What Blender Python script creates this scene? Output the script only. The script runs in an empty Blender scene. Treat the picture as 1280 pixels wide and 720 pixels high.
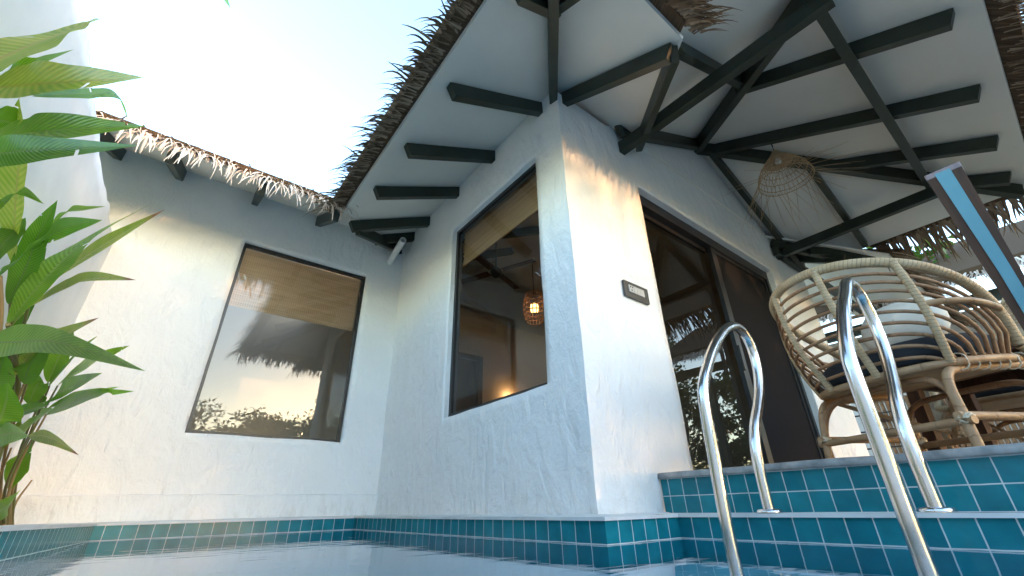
import bpy, bmesh, math, random
from mathutils import Vector, Matrix, noise
random.seed(7)
U = 1.5                                   # one survey unit in metres; the camera stands at the origin
SC = bpy.context.scene
COL = SC.collection
PI = math.pi
def V(x, y, z): return Vector((x*U, y*U, z*U))

# ------------------------------------------------------------------ camera
R0 = [(0.0,)*3]*3
yaw, pit, rol, F = math.radians(51.67856903), math.radians(27.20469499), math.radians(-1.22388227), 534.3758592
fw = Vector((math.cos(pit)*math.cos(yaw), math.cos(pit)*math.sin(yaw), math.sin(pit)))
rt = Vector((math.sin(yaw), -math.cos(yaw), 0.0))
up = rt.cross(fw)
r2 = rt*math.cos(rol) + up*math.sin(rol)
u2 = -rt*math.sin(rol) + up*math.cos(rol)
cd = bpy.data.cameras.new('camera'); cam = bpy.data.objects.new('camera', cd); COL.objects.link(cam)
m = Matrix.Identity(4)
for i in range(3): m[i][0], m[i][1], m[i][2] = r2[i], u2[i], -fw[i]
cam.matrix_world = m
cd.sensor_width = 36; cd.lens = F/1280*36; cd.clip_start = 0.02; cd.clip_end = 900
SC.camera = cam
def ray(px, py): return r2*((px-640)/F) - u2*((py-360)/F) + fw
def on_x(px, py, X): d = ray(px, py); return d*(X*U/d.x)
def on_y(px, py, Y): d = ray(px, py); return d*(Y*U/d.y)

# ------------------------------------------------------------------ materials
def mat(name, col=(.5,.5,.5), rough=.6, metal=0, spec=.5):
    M = bpy.data.materials.new(name); M.use_nodes = True
    b = M.node_tree.nodes['Principled BSDF']
    b.inputs['Base Color'].default_value = (*col, 1); b.inputs['Roughness'].default_value = rough
    b.inputs['Metallic'].default_value = metal; b.inputs['Specular IOR Level'].default_value = spec
    return M, M.node_tree.nodes, M.node_tree.links, b
def ramp(N, stops):
    r = N.new('ShaderNodeValToRGB'); e = r.color_ramp.elements
    e[0].position, e[0].color = stops[0][0], (*stops[0][1], 1)
    e[1].position, e[1].color = stops[-1][0], (*stops[-1][1], 1)
    for p, c in stops[1:-1]:
        x = e.new(p); x.color = (*c, 1)
    return r
def coords(N, L, kind='Object', scale=(1,1,1), rot=(0,0,0)):
    tc = N.new('ShaderNodeTexCoord'); mp = N.new('ShaderNodeMapping')
    mp.inputs['Scale'].default_value = scale; mp.inputs['Rotation'].default_value = rot
    L.new(tc.outputs[kind], mp.inputs['Vector']); return mp.outputs['Vector']
def noise_tex(N, L, vec, scale, detail=4, rough=.55, dist=0):
    n = N.new('ShaderNodeTexNoise'); n.inputs['Scale'].default_value = scale; n.inputs['Detail'].default_value = detail
    n.inputs['Roughness'].default_value = rough; n.inputs['Distortion'].default_value = dist
    L.new(vec, n.inputs['Vector']); return n.outputs['Fac']
def bump(N, L, b, h, strength, dist, prev=None):
    bp = N.new('ShaderNodeBump'); bp.inputs['Strength'].default_value = strength; bp.inputs['Distance'].default_value = dist
    L.new(h, bp.inputs['Height'])
    if prev is not None: L.new(prev, bp.inputs['Normal'])
    if b is not None: L.new(bp.outputs['Normal'], b.inputs['Normal'])
    return bp.outputs['Normal']
def noisy(name, c1, c2, scale=6, rough=.6, bs=.3, bd=.004, sc=(1,1,1), metal=0, spec=.5, detail=5, kind='Object'):
    M, N, L, b = mat(name, c1, rough, metal, spec)
    v = coords(N, L, kind, sc); f = noise_tex(N, L, v, scale, detail)
    r = ramp(N, [(.32, c1), (.68, c2)]); L.new(f, r.inputs['Fac']); L.new(r.outputs['Color'], b.inputs['Base Color'])
    if bs: bump(N, L, b, f, bs, bd)
    return M
MT = {}
def plaster(name, c1, c2, dirt):
    M, N, L, b = mat(name, c1, .85, 0, .25)
    v = coords(N, L)
    f1 = noise_tex(N, L, v, 1.7, 4, .6); f2 = noise_tex(N, L, v, 9, 5, .6, .6); f3 = noise_tex(N, L, v, 60, 3, .6)
    # trowel marks: stretched, warped noise
    v2 = coords(N, L, 'Object', (7, 7, 3.2), (.5, .35, .2)); f4 = noise_tex(N, L, v2, 1.2, 5, .6, .7)
    r = ramp(N, [(.3, c2), (.62, c1)]); L.new(f1, r.inputs['Fac'])
    rd = ramp(N, [(.66, (0,0,0)), (.86, (1,1,1))]); L.new(f2, rd.inputs['Fac'])
    mx = N.new('ShaderNodeMix'); mx.data_type = 'RGBA'; mx.inputs['B'].default_value = (*dirt, 1)
    mm = N.new('ShaderNodeMath'); mm.operation = 'MULTIPLY'; mm.inputs[1].default_value = .35
    L.new(rd.outputs['Color'], mm.inputs[0]); L.new(mm.outputs[0], mx.inputs['Factor'])
    L.new(r.outputs['Color'], mx.inputs['A'])
    # splash marks and damp along the pool edge
    so_ = N.new('ShaderNodeSeparateXYZ'); L.new(v, so_.inputs[0]); mz = N.new('ShaderNodeMapRange'); mz.inputs['From Min'].default_value = -.05; mz.inputs['From Max'].default_value = .20; mz.inputs['To Min'].default_value = 1; mz.inputs['To Max'].default_value = 0
    L.new(so_.outputs['Z'], mz.inputs['Value']); f5 = noise_tex(N, L, coords(N, L, 'Object', (14,14,5)), 1.5, 6, .7); rs = ramp(N, [(.50,(0,0,0)), (.72,(1,1,1))]); L.new(f5, rs.inputs['Fac'])
    ms = N.new('ShaderNodeMath'); ms.operation = 'MULTIPLY'; L.new(mz.outputs[0], ms.inputs[0]); L.new(rs.outputs['Color'], ms.inputs[1])
    m5 = N.new('ShaderNodeMath'); m5.operation = 'MULTIPLY'; m5.inputs[1].default_value = .55; L.new(ms.outputs[0], m5.inputs[0])
    mx2 = N.new('ShaderNodeMix'); mx2.data_type = 'RGBA'; mx2.inputs['B'].default_value = (.46,.44,.40,1); L.new(m5.outputs[0], mx2.inputs['Factor']); L.new(mx.outputs['Result'], mx2.inputs['A'])
    L.new(mx2.outputs['Result'], b.inputs['Base Color'])
    n1 = bump(N, L, None, f4, .85, .03); n2 = bump(N, L, None, f2, .6, .018, n1); bump(N, L, b, f3, .3, .003, n2)
    return M
MT['plaster_smooth'] = noisy('smooth_lime_plaster', (.78,.79,.79), (.72,.73,.735), 5, .85, .35, .012, (1,1,1), 0, .2, 6)
MT['plaster'] = plaster('white_plaster', (.80,.80,.79), (.75,.755,.755), (.56,.54,.51))
MT['inside'] = noisy('interior_plaster', (.62,.56,.48), (.58,.52,.45), 3, .8, .1, .004)
MT['soffit'] = noisy('soffit_board', (.69,.67,.62), (.62,.605,.56), 1.6, .65, .08, .003)
def beam_mat():
    M, N, L, b = mat('dark_green_timber', (.022,.032,.026), .42)
    v = coords(N, L, 'Object', (1,1,1)); f = noise_tex(N, L, v, 5, 6, .6); f2 = noise_tex(N, L, v, 70, 3)
    r = ramp(N, [(.3, (.014,.020,.013)), (.7, (.028,.036,.025))]); L.new(f, r.inputs['Fac']); L.new(r.outputs['Color'], b.inputs['Base Color'])
    bump(N, L, b, f2, .25, .003); return M
MT['beam'] = beam_mat()
MT['black'] = noisy('black_metal', (.012,.013,.015), (.02,.021,.023), 8, .35, .1, .001)
def tile_mat():
    M, N, L, b = mat('teal_pool_tile', (.015,.17,.23), .16, 0, .22)
    tc = N.new('ShaderNodeTexCoord')
    br = N.new('ShaderNodeTexBrick'); br.offset = 0; br.squash = 1
    wv = N.new('ShaderNodeTexNoise'); wv.inputs['Scale'].default_value = 9; L.new(tc.outputs['UV'], wv.inputs['Vector'])
    ad = N.new('ShaderNodeVectorMath'); ad.operation = 'MULTIPLY_ADD'; ad.inputs[1].default_value = (.0035,.0035,0)
    L.new(wv.outputs['Color'], ad.inputs[0]); L.new(tc.outputs['UV'], ad.inputs[2]); L.new(ad.outputs[0], br.inputs['Vector'])
    for k, x in (('Scale', 1), ('Mortar Size', .0021), ('Mortar Smooth', .15), ('Bias', 0), ('Brick Width', .082), ('Row Height', .082)): br.inputs[k].default_value = x
    br.inputs['Color1'].default_value = (.006,.135,.180,1); br.inputs['Color2'].default_value = (.013,.190,.235,1); br.inputs['Mortar'].default_value = (.50,.55,.55,1)
    hs = N.new('ShaderNodeHueSaturation'); nf = N.new('ShaderNodeTexNoise'); nf.inputs['Scale'].default_value = 14; L.new(tc.outputs['UV'], nf.inputs['Vector'])
    mr = N.new('ShaderNodeMapRange'); mr.inputs['To Min'].default_value = .66; mr.inputs['To Max'].default_value = 1.36
    L.new(nf.outputs['Fac'], mr.inputs['Value']); L.new(mr.outputs[0], hs.inputs['Value']); L.new(br.outputs['Color'], hs.inputs['Color'])
    L.new(hs.outputs['Color'], b.inputs['Base Color'])
    rr = N.new('ShaderNodeMapRange'); rr.inputs['To Min'].default_value = .14; rr.inputs['To Max'].default_value = .8
    L.new(br.outputs['Fac'], rr.inputs['Value']); L.new(rr.outputs[0], b.inputs['Roughness'])
    iv = N.new('ShaderNodeMath'); iv.operation = 'SUBTRACT'; iv.inputs[0].default_value = 1; L.new(br.outputs['Fac'], iv.inputs[1])
    n1 = bump(N, L, None, iv.outputs[0], .6, .002); bump(N, L, b, nf.outputs['Fac'], .1, .004, n1)
    return M
MT['tile'] = tile_mat()
MT['pool'] = noisy('pale_pool_plaster', (.66,.79,.82), (.60,.74,.78), 4, .7, .1, .003)
MT['coping'] = noisy('grey_coping_stone', (.12,.135,.14), (.33,.34,.335), 13, .5, .7, .006)
MT['rim'] = noisy('pale_pool_rim', (.66,.68,.68), (.54,.56,.56), 8, .6, .4, .004)
MT['paving'] = noisy('pale_stone_paving', (.34,.28,.20), (.26,.215,.16), 5, .8, .3, .004)
MT['lawn'] = noisy('lawn_soil', (.06,.085,.03), (.11,.10,.055), 6, .95, .6, .02)
def water_mat():
    M = bpy.data.materials.new('pool_water'); M.use_nodes = True; N = M.node_tree.nodes; L = M.node_tree.links; N.clear()
    o = N.new('ShaderNodeOutputMaterial'); g = N.new('ShaderNodeBsdfGlossy'); t = N.new('ShaderNodeBsdfTransparent'); mx = N.new('ShaderNodeMixShader'); fr = N.new('ShaderNodeFresnel')
    g.inputs['Roughness'].default_value = .015; g.inputs['Color'].default_value = (.95,.97,1,1); t.inputs['Color'].default_value = (.72,.90,.94,1); fr.inputs['IOR'].default_value = 1.33
    v = coords(N, L, 'Object', (1.0, 1.0, 1)); f = noise_tex(N, L, v, 1.6, 2, .4, .4); f2 = noise_tex(N, L, coords(N, L, 'Object', (2.2,5.5,1), (0,0,.5)), 2.2, 2, .4)
    n1 = bump(N, L, None, f, .13, .035); n2 = bump(N, L, None, f2, .10, .014, n1)
    L.new(n2, g.inputs['Normal']); L.new(n2, fr.inputs['Normal'])
    L.new(fr.outputs[0], mx.inputs[0]); L.new(t.outputs[0], mx.inputs[1]); L.new(g.outputs[0], mx.inputs[2]); L.new(mx.outputs[0], o.inputs['Surface'])
    return M
MT['water'] = water_mat()
def glass_mat(name, ior, tint):
    M = bpy.data.materials.new(name); M.use_nodes = True; N = M.node_tree.nodes; L = M.node_tree.links; N.clear()
    o = N.new('ShaderNodeOutputMaterial'); g = N.new('ShaderNodeBsdfGlossy'); t = N.new('ShaderNodeBsdfTransparent'); mx = N.new('ShaderNodeMixShader'); fr = N.new('ShaderNodeFresnel')
    g.inputs['Roughness'].default_value = 0; t.inputs['Color'].default_value = (*tint,1); fr.inputs['IOR'].default_value = ior
    L.new(fr.outputs[0], mx.inputs[0]); L.new(t.outputs[0], mx.inputs[1]); L.new(g.outputs[0], mx.inputs[2]); L.new(mx.outputs[0], o.inputs['Surface'])
    return M
MT['glass'] = glass_mat('window_glass', 1.75, (.86,.87,.87))
MT['glass2'] = glass_mat('mid_window_glass', 1.72, (.85,.86,.86))
MT['doorglass'] = glass_mat('door_glass', 1.6, (.40,.41,.41))
def screen_mat():
    M = bpy.data.materials.new('insect_screen'); M.use_nodes = True; N = M.node_tree.nodes; L = M.node_tree.links; N.clear()
    o = N.new('ShaderNodeOutputMaterial'); d = N.new('ShaderNodeBsdfPrincipled'); t = N.new('ShaderNodeBsdfTransparent'); mx = N.new('ShaderNodeMixShader')
    d.inputs['Base Color'].default_value = (.02,.02,.022,1); d.inputs['Roughness'].default_value = 1; d.inputs['Specular IOR Level'].default_value = 0
    w = N.new('ShaderNodeTexBrick'); w.offset = 0
    for k, x in (('Scale', 1), ('Mortar Size', .0009), ('Mortar Smooth', 0), ('Brick Width', .0025), ('Row Height', .0025)): w.inputs[k].default_value = x
    tc = N.new('ShaderNodeTexCoord'); L.new(tc.outputs['UV'], w.inputs['Vector'])
    mr = N.new('ShaderNodeMapRange'); mr.inputs['To Min'].default_value = .72; mr.inputs['To Max'].default_value = 1; L.new(w.outputs['Fac'], mr.inputs['Value'])
    L.new(mr.outputs[0], mx.inputs[0]); L.new(t.outputs[0], mx.inputs[1]); L.new(d.outputs[0], mx.inputs[2]); L.new(mx.outputs[0], o.inputs['Surface'])
    return M
MT['screen'] = screen_mat()
def steel_mat():
    M, N, L, b = mat('brushed_stainless_steel', (.62,.62,.62), .2, 1)
    f = noise_tex(N, L, coords(N, L, 'UV', (40, 1.5, 1)), 4, 4); f2 = noise_tex(N, L, coords(N, L), 14, 4)
    mr = N.new('ShaderNodeMapRange'); mr.inputs['To Min'].default_value = .10; mr.inputs['To Max'].default_value = .24; L.new(f2, mr.inputs['Value']); L.new(mr.outputs[0], b.inputs['Roughness'])
    bump(N, L, b, f, .12, .001); return M
MT['steel'] = steel_mat()
def strand_mat(name, stops, rough=.8, transl=0.0):
    # every strand carries its own shade through its first UV coordinate
    M, N, L, b = mat(name, (.3,.2,.1), rough, 0, .2)
    tc = N.new('ShaderNodeTexCoord'); sp = N.new('ShaderNodeSeparateXYZ'); L.new(tc.outputs['UV'], sp.inputs[0])
    r = ramp(N, stops); L.new(sp.outputs['X'], r.inputs['Fac'])
    f = noise_tex(N, L, coords(N, L, 'Object', (1,1,1)), 30, 3); mr = N.new('ShaderNodeMapRange'); mr.inputs['To Min'].default_value = .75; mr.inputs['To Max'].default_value = 1.25
    L.new(f, mr.inputs['Value']); hs = N.new('ShaderNodeHueSaturation'); L.new(mr.outputs[0], hs.inputs['Value']); L.new(r.outputs['Color'], hs.inputs['Color'])
    L.new(hs.outputs['Color'], b.inputs['Base Color'])
    return M
MT['thatch'] = strand_mat('dried_thatch', [(0,(.085,.056,.037)), (.35,(.17,.115,.075)), (.7,(.28,.205,.14)), (1,(.40,.315,.235))])
MT['thatch_pale'] = strand_mat('painted_sunlit_thatch', [(0,(.34,.25,.19)), (.35,(.52,.41,.34)), (.75,(.68,.57,.49)), (1,(.78,.68,.60))])  # lighter ramp paints the front-lit brightness into the strands
def thatch_layer_mat():
    M, N, L, b = mat('packed_thatch', (.10,.065,.04), .9, 0, .15)
    v = coords(N, L, 'UV', (1, 1, 1)); f = noise_tex(N, L, coords(N, L, 'UV', (90, 3, 1)), 1, 4, .7); f2 = noise_tex(N, L, coords(N, L, 'UV', (2, 26, 1)), 1.4, 3)
    r = ramp(N, [(.3, (.035,.022,.014)), (.7, (.15,.095,.058))]); L.new(f, r.inputs['Fac']); L.new(r.outputs['Color'], b.inputs['Base Color'])
    n1 = bump(N, L, None, f, .9, .012); bump(N, L, b, f2, .4, .01, n1); return M
MT['packed'] = thatch_layer_mat()
def rattan_mat(name, c1, c2, wrap=0):
    M, N, L, b = mat(name, c1, .48, 0, .35)
    f = noise_tex(N, L, coords(N, L), 14, 5, .65)
    r = ramp(N, [(.3, c1), (.7, c2)]); L.new(f, r.inputs['Fac']); out = r.outputs['Color']
    tc = N.new('ShaderNodeTexCoord'); sp = N.new('ShaderNodeSeparateXYZ'); L.new(tc.outputs['UV'], sp.inputs[0])
    mu = N.new('ShaderNodeMath'); mu.operation = 'MULTIPLY'; mu.inputs[1].default_value = wrap if wrap else 9.0; L.new(sp.outputs['Y'], mu.inputs[0])
    ad = N.new('ShaderNodeMath'); ad.operation = 'ADD'; L.new(mu.outputs[0], ad.inputs[0])
    if wrap: L.new(sp.outputs['X'], ad.inputs[1])
    else: L.new(f, ad.inputs[1])
    fr = N.new('ShaderNodeMath'); fr.operation = 'FRACT'; L.new(ad.outputs[0], fr.inputs[0])
    rg = ramp(N, [(0, (0,0,0)), (.12 if wrap else .04, (1,1,1)), (.86 if wrap else .97, (1,1,1)), (1, (0,0,0))]); L.new(fr.outputs[0], rg.inputs['Fac'])
    mx = N.new('ShaderNodeMix'); mx.data_type = 'RGBA'; mx.blend_type = 'MULTIPLY'; mx.inputs['Factor'].default_value = .45 if wrap else .35
    L.new(out, mx.inputs['A']); L.new(rg.outputs['Color'], mx.inputs['B']); L.new(mx.outputs['Result'], b.inputs['Base Color'])
    bump(N, L, b, rg.outputs['Color'], .7, .003); return M
MT['cane'] = rattan_mat('rattan_cane', (.21,.105,.048), (.35,.20,.105))
MT['cane_pale'] = rattan_mat('pale_rattan_pole', (.27,.155,.075), (.42,.275,.155))
MT['wrap'] = rattan_mat('wrapped_rattan', (.40,.27,.145), (.54,.395,.235), 62)
MT['lash'] = noisy('rattan_lashing', (.62,.55,.42), (.48,.40,.28), 40, .5, .3, .002)
def fabric_mat(name, c):
    M, N, L, b = mat(name, c, .9, 0, .2); f = noise_tex(N, L, coords(N, L), 260, 2); f1 = noise_tex(N, L, coords(N, L), 5, 3)
    r = ramp(N, [(.3, tuple(x*.8 for x in c)), (.7, tuple(x*1.25 for x in c))]); L.new(f1, r.inputs['Fac']); L.new(r.outputs['Color'], b.inputs['Base Color'])
    n = bump(N, L, None, f1, .35, .02); bump(N, L, b, f, .4, .001, n); return M
MT['navy'] = fabric_mat('dark_grey_blue_fabric', (.036,.041,.048))
MT['pillow'] = fabric_mat('cream_fabric', (.62,.58,.50))
def wood_mat(name, c1, c2, rough=.4):
    M, N, L, b = mat(name, c1, rough); f = noise_tex(N, L, coords(N, L, 'Object', (14, 14, 1.2)), 2.4, 6, .6, .5); g = noise_tex(N, L, coords(N, L), 3, 3)
    r = ramp(N, [(.32, c1), (.7, c2)]); L.new(f, r.inputs['Fac']); L.new(r.outputs['Color'], b.inputs['Base Color']); bump(N, L, b, f, .2, .002); return M
MT['darkwood'] = wood_mat('dark_brown_wood', (.034,.012,.005), (.085,.033,.012), .75)
MT['capwood'] = wood_mat('painted_sheen_cap_wood', (.16,.11,.11), (.26,.19,.18), .3)  # paler purplish tone paints in the reflection on the chamfer
MT['bluepaint'] = noisy('blue_painted_panel', (.080,.225,.275), (.10,.26,.31), 6, .5, .15, .002)
def bamboo_mat():
    M, N, L, b = mat('woven_bamboo', (.46,.32,.18), .75, 0, .2)
    tc = N.new('ShaderNodeTexCoord'); w = N.new('ShaderNodeTexWave'); w.bands_direction = 'Y'; w.inputs['Scale'].default_value = 52; w.inputs['Distortion'].default_value = .4
    L.new(tc.outputs['UV'], w.inputs['Vector']); w2 = N.new('ShaderNodeTexWave'); w2.bands_direction = 'X'; w2.inputs['Scale'].default_value = 17; L.new(tc.outputs['UV'], w2.inputs['Vector'])
    f = noise_tex(N, L, coords(N, L, 'UV', (2, 90, 1)), 1, 4)
    mu = N.new('ShaderNodeMath'); mu.operation = 'MULTIPLY_ADD'; mu.inputs[1].default_value = .35; L.new(w.outputs['Fac'], mu.inputs[0])
    m2 = N.new('ShaderNodeMath'); m2.operation = 'MULTIPLY_ADD'; m2.inputs[1].default_value = .18; L.new(w2.outputs['Fac'], m2.inputs[0]); L.new(f, m2.inputs[2]); L.new(m2.outputs[0], mu.inputs[2])
    r = ramp(N, [(.3, (.42,.28,.16)), (.95, (.82,.64,.42))]); L.new(mu.outputs[0], r.inputs['Fac']); L.new(r.outputs['Color'], b.inputs['Base Color'])
    bump(N, L, b, w.outputs['Fac'], .5, .002)
    tr = N.new('ShaderNodeBsdfTranslucent'); L.new(r.outputs['Color'], tr.inputs['Color']); mx = N.new('ShaderNodeMixShader'); mx.inputs[0].default_value = .3
    o = N['Material Output']; L.new(b.outputs[0], mx.inputs[1]); L.new(tr.outputs[0], mx.inputs[2]); L.new(mx.outputs[0], o.inputs['Surface']); return M
MT['bamboo'] = bamboo_mat()
MT['fibre'] = noisy('straw_fibre', (.36,.23,.12), (.52,.36,.20), 30, .7, .3, .002)
MT['white'] = noisy('white_plastic', (.72,.72,.70), (.66,.66,.65), 6, .4, .05, .001)
MT['ivory'] = noisy('ivory_plastic', (.50,.48,.45), (.44,.42,.40), 6, .45, 0)
MT['plate'] = noisy('dark_switch_plate', (.04,.038,.036), (.06,.058,.055), 9, .4, 0)
MT['bark'] = noisy('tree_bark', (.09,.065,.045), (.16,.12,.085), 12, .9, .7, .02)
def leaf_mat(name, c1, c2, vein, dry, veins=34, gloss=.32, dryness=.93):
    M, N, L, b = mat(name, c1, gloss, 0, .4)
    tc = N.new('ShaderNodeTexCoord'); sp = N.new('ShaderNodeSeparateXYZ'); L.new(tc.outputs['UV'], sp.inputs[0])
    ab = N.new('ShaderNodeMath'); ab.operation = 'ABSOLUTE'; L.new(sp.outputs['X'], ab.inputs[0])
    ma = N.new('ShaderNodeMath'); ma.operation = 'MULTIPLY_ADD'; ma.inputs[1].default_value = -.10; L.new(ab.outputs[0], ma.inputs[0]); L.new(sp.outputs['Y'], ma.inputs[2])
    fr = N.new('ShaderNodeMath'); fr.operation = 'MULTIPLY'; fr.inputs[1].default_value = veins*2*PI; L.new(ma.outputs[0], fr.inputs[0])
    sn = N.new('ShaderNodeMath'); sn.operation = 'SINE'; L.new(fr.outputs[0], sn.inputs[0])
    f = noise_tex(N, L, coords(N, L), 7, 4); f2 = noise_tex(N, L, coords(N, L), 2.2, 2)
    s2 = N.new('ShaderNodeMath'); s2.operation = 'MULTIPLY_ADD'; s2.inputs[1].default_value = .16; L.new(sn.outputs[0], s2.inputs[0]); L.new(f, s2.inputs[2])
    r = ramp(N, [(.28, c1), (.72, c2)]); L.new(s2.outputs[0], r.inputs['Fac'])
    rm = ramp(N, [(.03, (1,1,1)), (.075, (0,0,0))]); L.new(ab.outputs[0], rm.inputs['Fac'])
    m1 = N.new('ShaderNodeMix'); m1.data_type = 'RGBA'; m1.inputs['B'].default_value = (*vein,1); L.new(rm.outputs['Color'], m1.inputs['Factor']); L.new(r.outputs['Color'], m1.inputs['A'])
    ty = N.new('ShaderNodeMath'); ty.operation = 'MULTIPLY_ADD'; ty.inputs[1].default_value = .16; L.new(f, ty.inputs[0]); L.new(sp.outputs['Y'], ty.inputs[2])
    rd = ramp(N, [(dryness, (0,0,0)), (min(1, dryness+.09), (1,1,1))]); sc_ = N.new('ShaderNodeMath'); sc_.operation = 'MULTIPLY'; sc_.inputs[1].default_value = .88; L.new(ty.outputs[0], sc_.inputs[0]); L.new(sc_.outputs[0], rd.inputs['Fac'])
    m2 = N.new('ShaderNodeMix'); m2.data_type = 'RGBA'; m2.inputs['B'].default_value = (*dry,1); L.new(rd.outputs['Color'], m2.inputs['Factor']); L.new(m1.outputs['Result'], m2.inputs['A'])
    L.new(m2.outputs['Result'], b.inputs['Base Color']); bump(N, L, b, sn.outputs[0], .25, .0025)
    tr = N.new('ShaderNodeBsdfTranslucent'); hs = N.new('ShaderNodeHueSaturation'); hs.inputs['Value'].default_value = 1.6; hs.inputs['Saturation'].default_value = 1.1; L.new(m2.outputs['Result'], hs.inputs['Color']); L.new(hs.outputs['Color'], tr.inputs['Color'])
    mx = N.new('ShaderNodeMixShader'); mx.inputs[0].default_value = .5; o = N['Material Output']; L.new(b.outputs[0], mx.inputs[1]); L.new(tr.outputs[0], mx.inputs[2]); L.new(mx.outputs[0], o.inputs['Surface']); return M
MT['leaf'] = leaf_mat('mid_green_leaf', (.12,.25,.026), (.20,.36,.05), (.20,.30,.08), (.16,.08,.03))
MT['leaf_dark'] = leaf_mat('deep_green_leaf', (.085,.22,.026), (.15,.31,.042), (.13,.22,.06), (.14,.07,.03), 40)
MT['leaf_yellow'] = leaf_mat('yellowing_leaf', (.25,.36,.045), (.44,.45,.10), (.40,.36,.10), (.20,.10,.04), 26)
MT['leaf_torn'] = leaf_mat('dry_tipped_leaf', (.16,.27,.03), (.28,.34,.06), (.34,.34,.12), (.20,.10,.05), 30, .4, .80)
MT['stem'] = noisy('plant_stem', (.14,.17,.035), (.22,.17,.08), 6, .5, .3, .004)
MT['dry'] = noisy('dry_leaf_sheath', (.24,.16,.07), (.36,.27,.13), 8, .8, .5, .006)
def foliage_mat(name, c1, c2):
    M, N, L, b = mat(name, c1, .5, 0, .3); tc = N.new('ShaderNodeTexCoord'); sp = N.new('ShaderNodeSeparateXYZ'); L.new(tc.outputs['UV'], sp.inputs[0])
    r = ramp(N, [(0, c1), (1, c2)]); L.new(sp.outputs['X'], r.inputs['Fac']); L.new(r.outputs['Color'], b.inputs['Base Color'])
    tr = N.new('ShaderNodeBsdfTranslucent'); L.new(r.outputs['Color'], tr.inputs['Color']); mx = N.new('ShaderNodeMixShader'); mx.inputs[0].default_value = .3
    o = N['Material Output']; L.new(b.outputs[0], mx.inputs[1]); L.new(tr.outputs[0], mx.inputs[2]); L.new(mx.outputs[0], o.inputs['Surface']); return M
MT['foliage'] = foliage_mat('tree_foliage', (.028,.06,.014), (.085,.13,.028))
MT['foliage2'] = foliage_mat('bright_tree_foliage', (.05,.12,.018), (.12,.22,.04))
def glow_mat(name, col, s):
    M, N, L, b = mat(name, col, .6); b.inputs['Emission Color'].default_value = (*col,1); b.inputs['Emission Strength'].default_value = s; return M
MT['bulb_lit'] = glow_mat('lit_lamp_bulb', (1,.46,.14), .7)
MT['bulb_off'] = noisy('unlit_lamp_bulb', (.7,.7,.68), (.6,.6,.6), 5, .2, 0)
MT['tiling_dark'] = noisy('dark_wood_floor', (.10,.065,.04), (.15,.10,.065), 4, .45, .1, .003)

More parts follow.
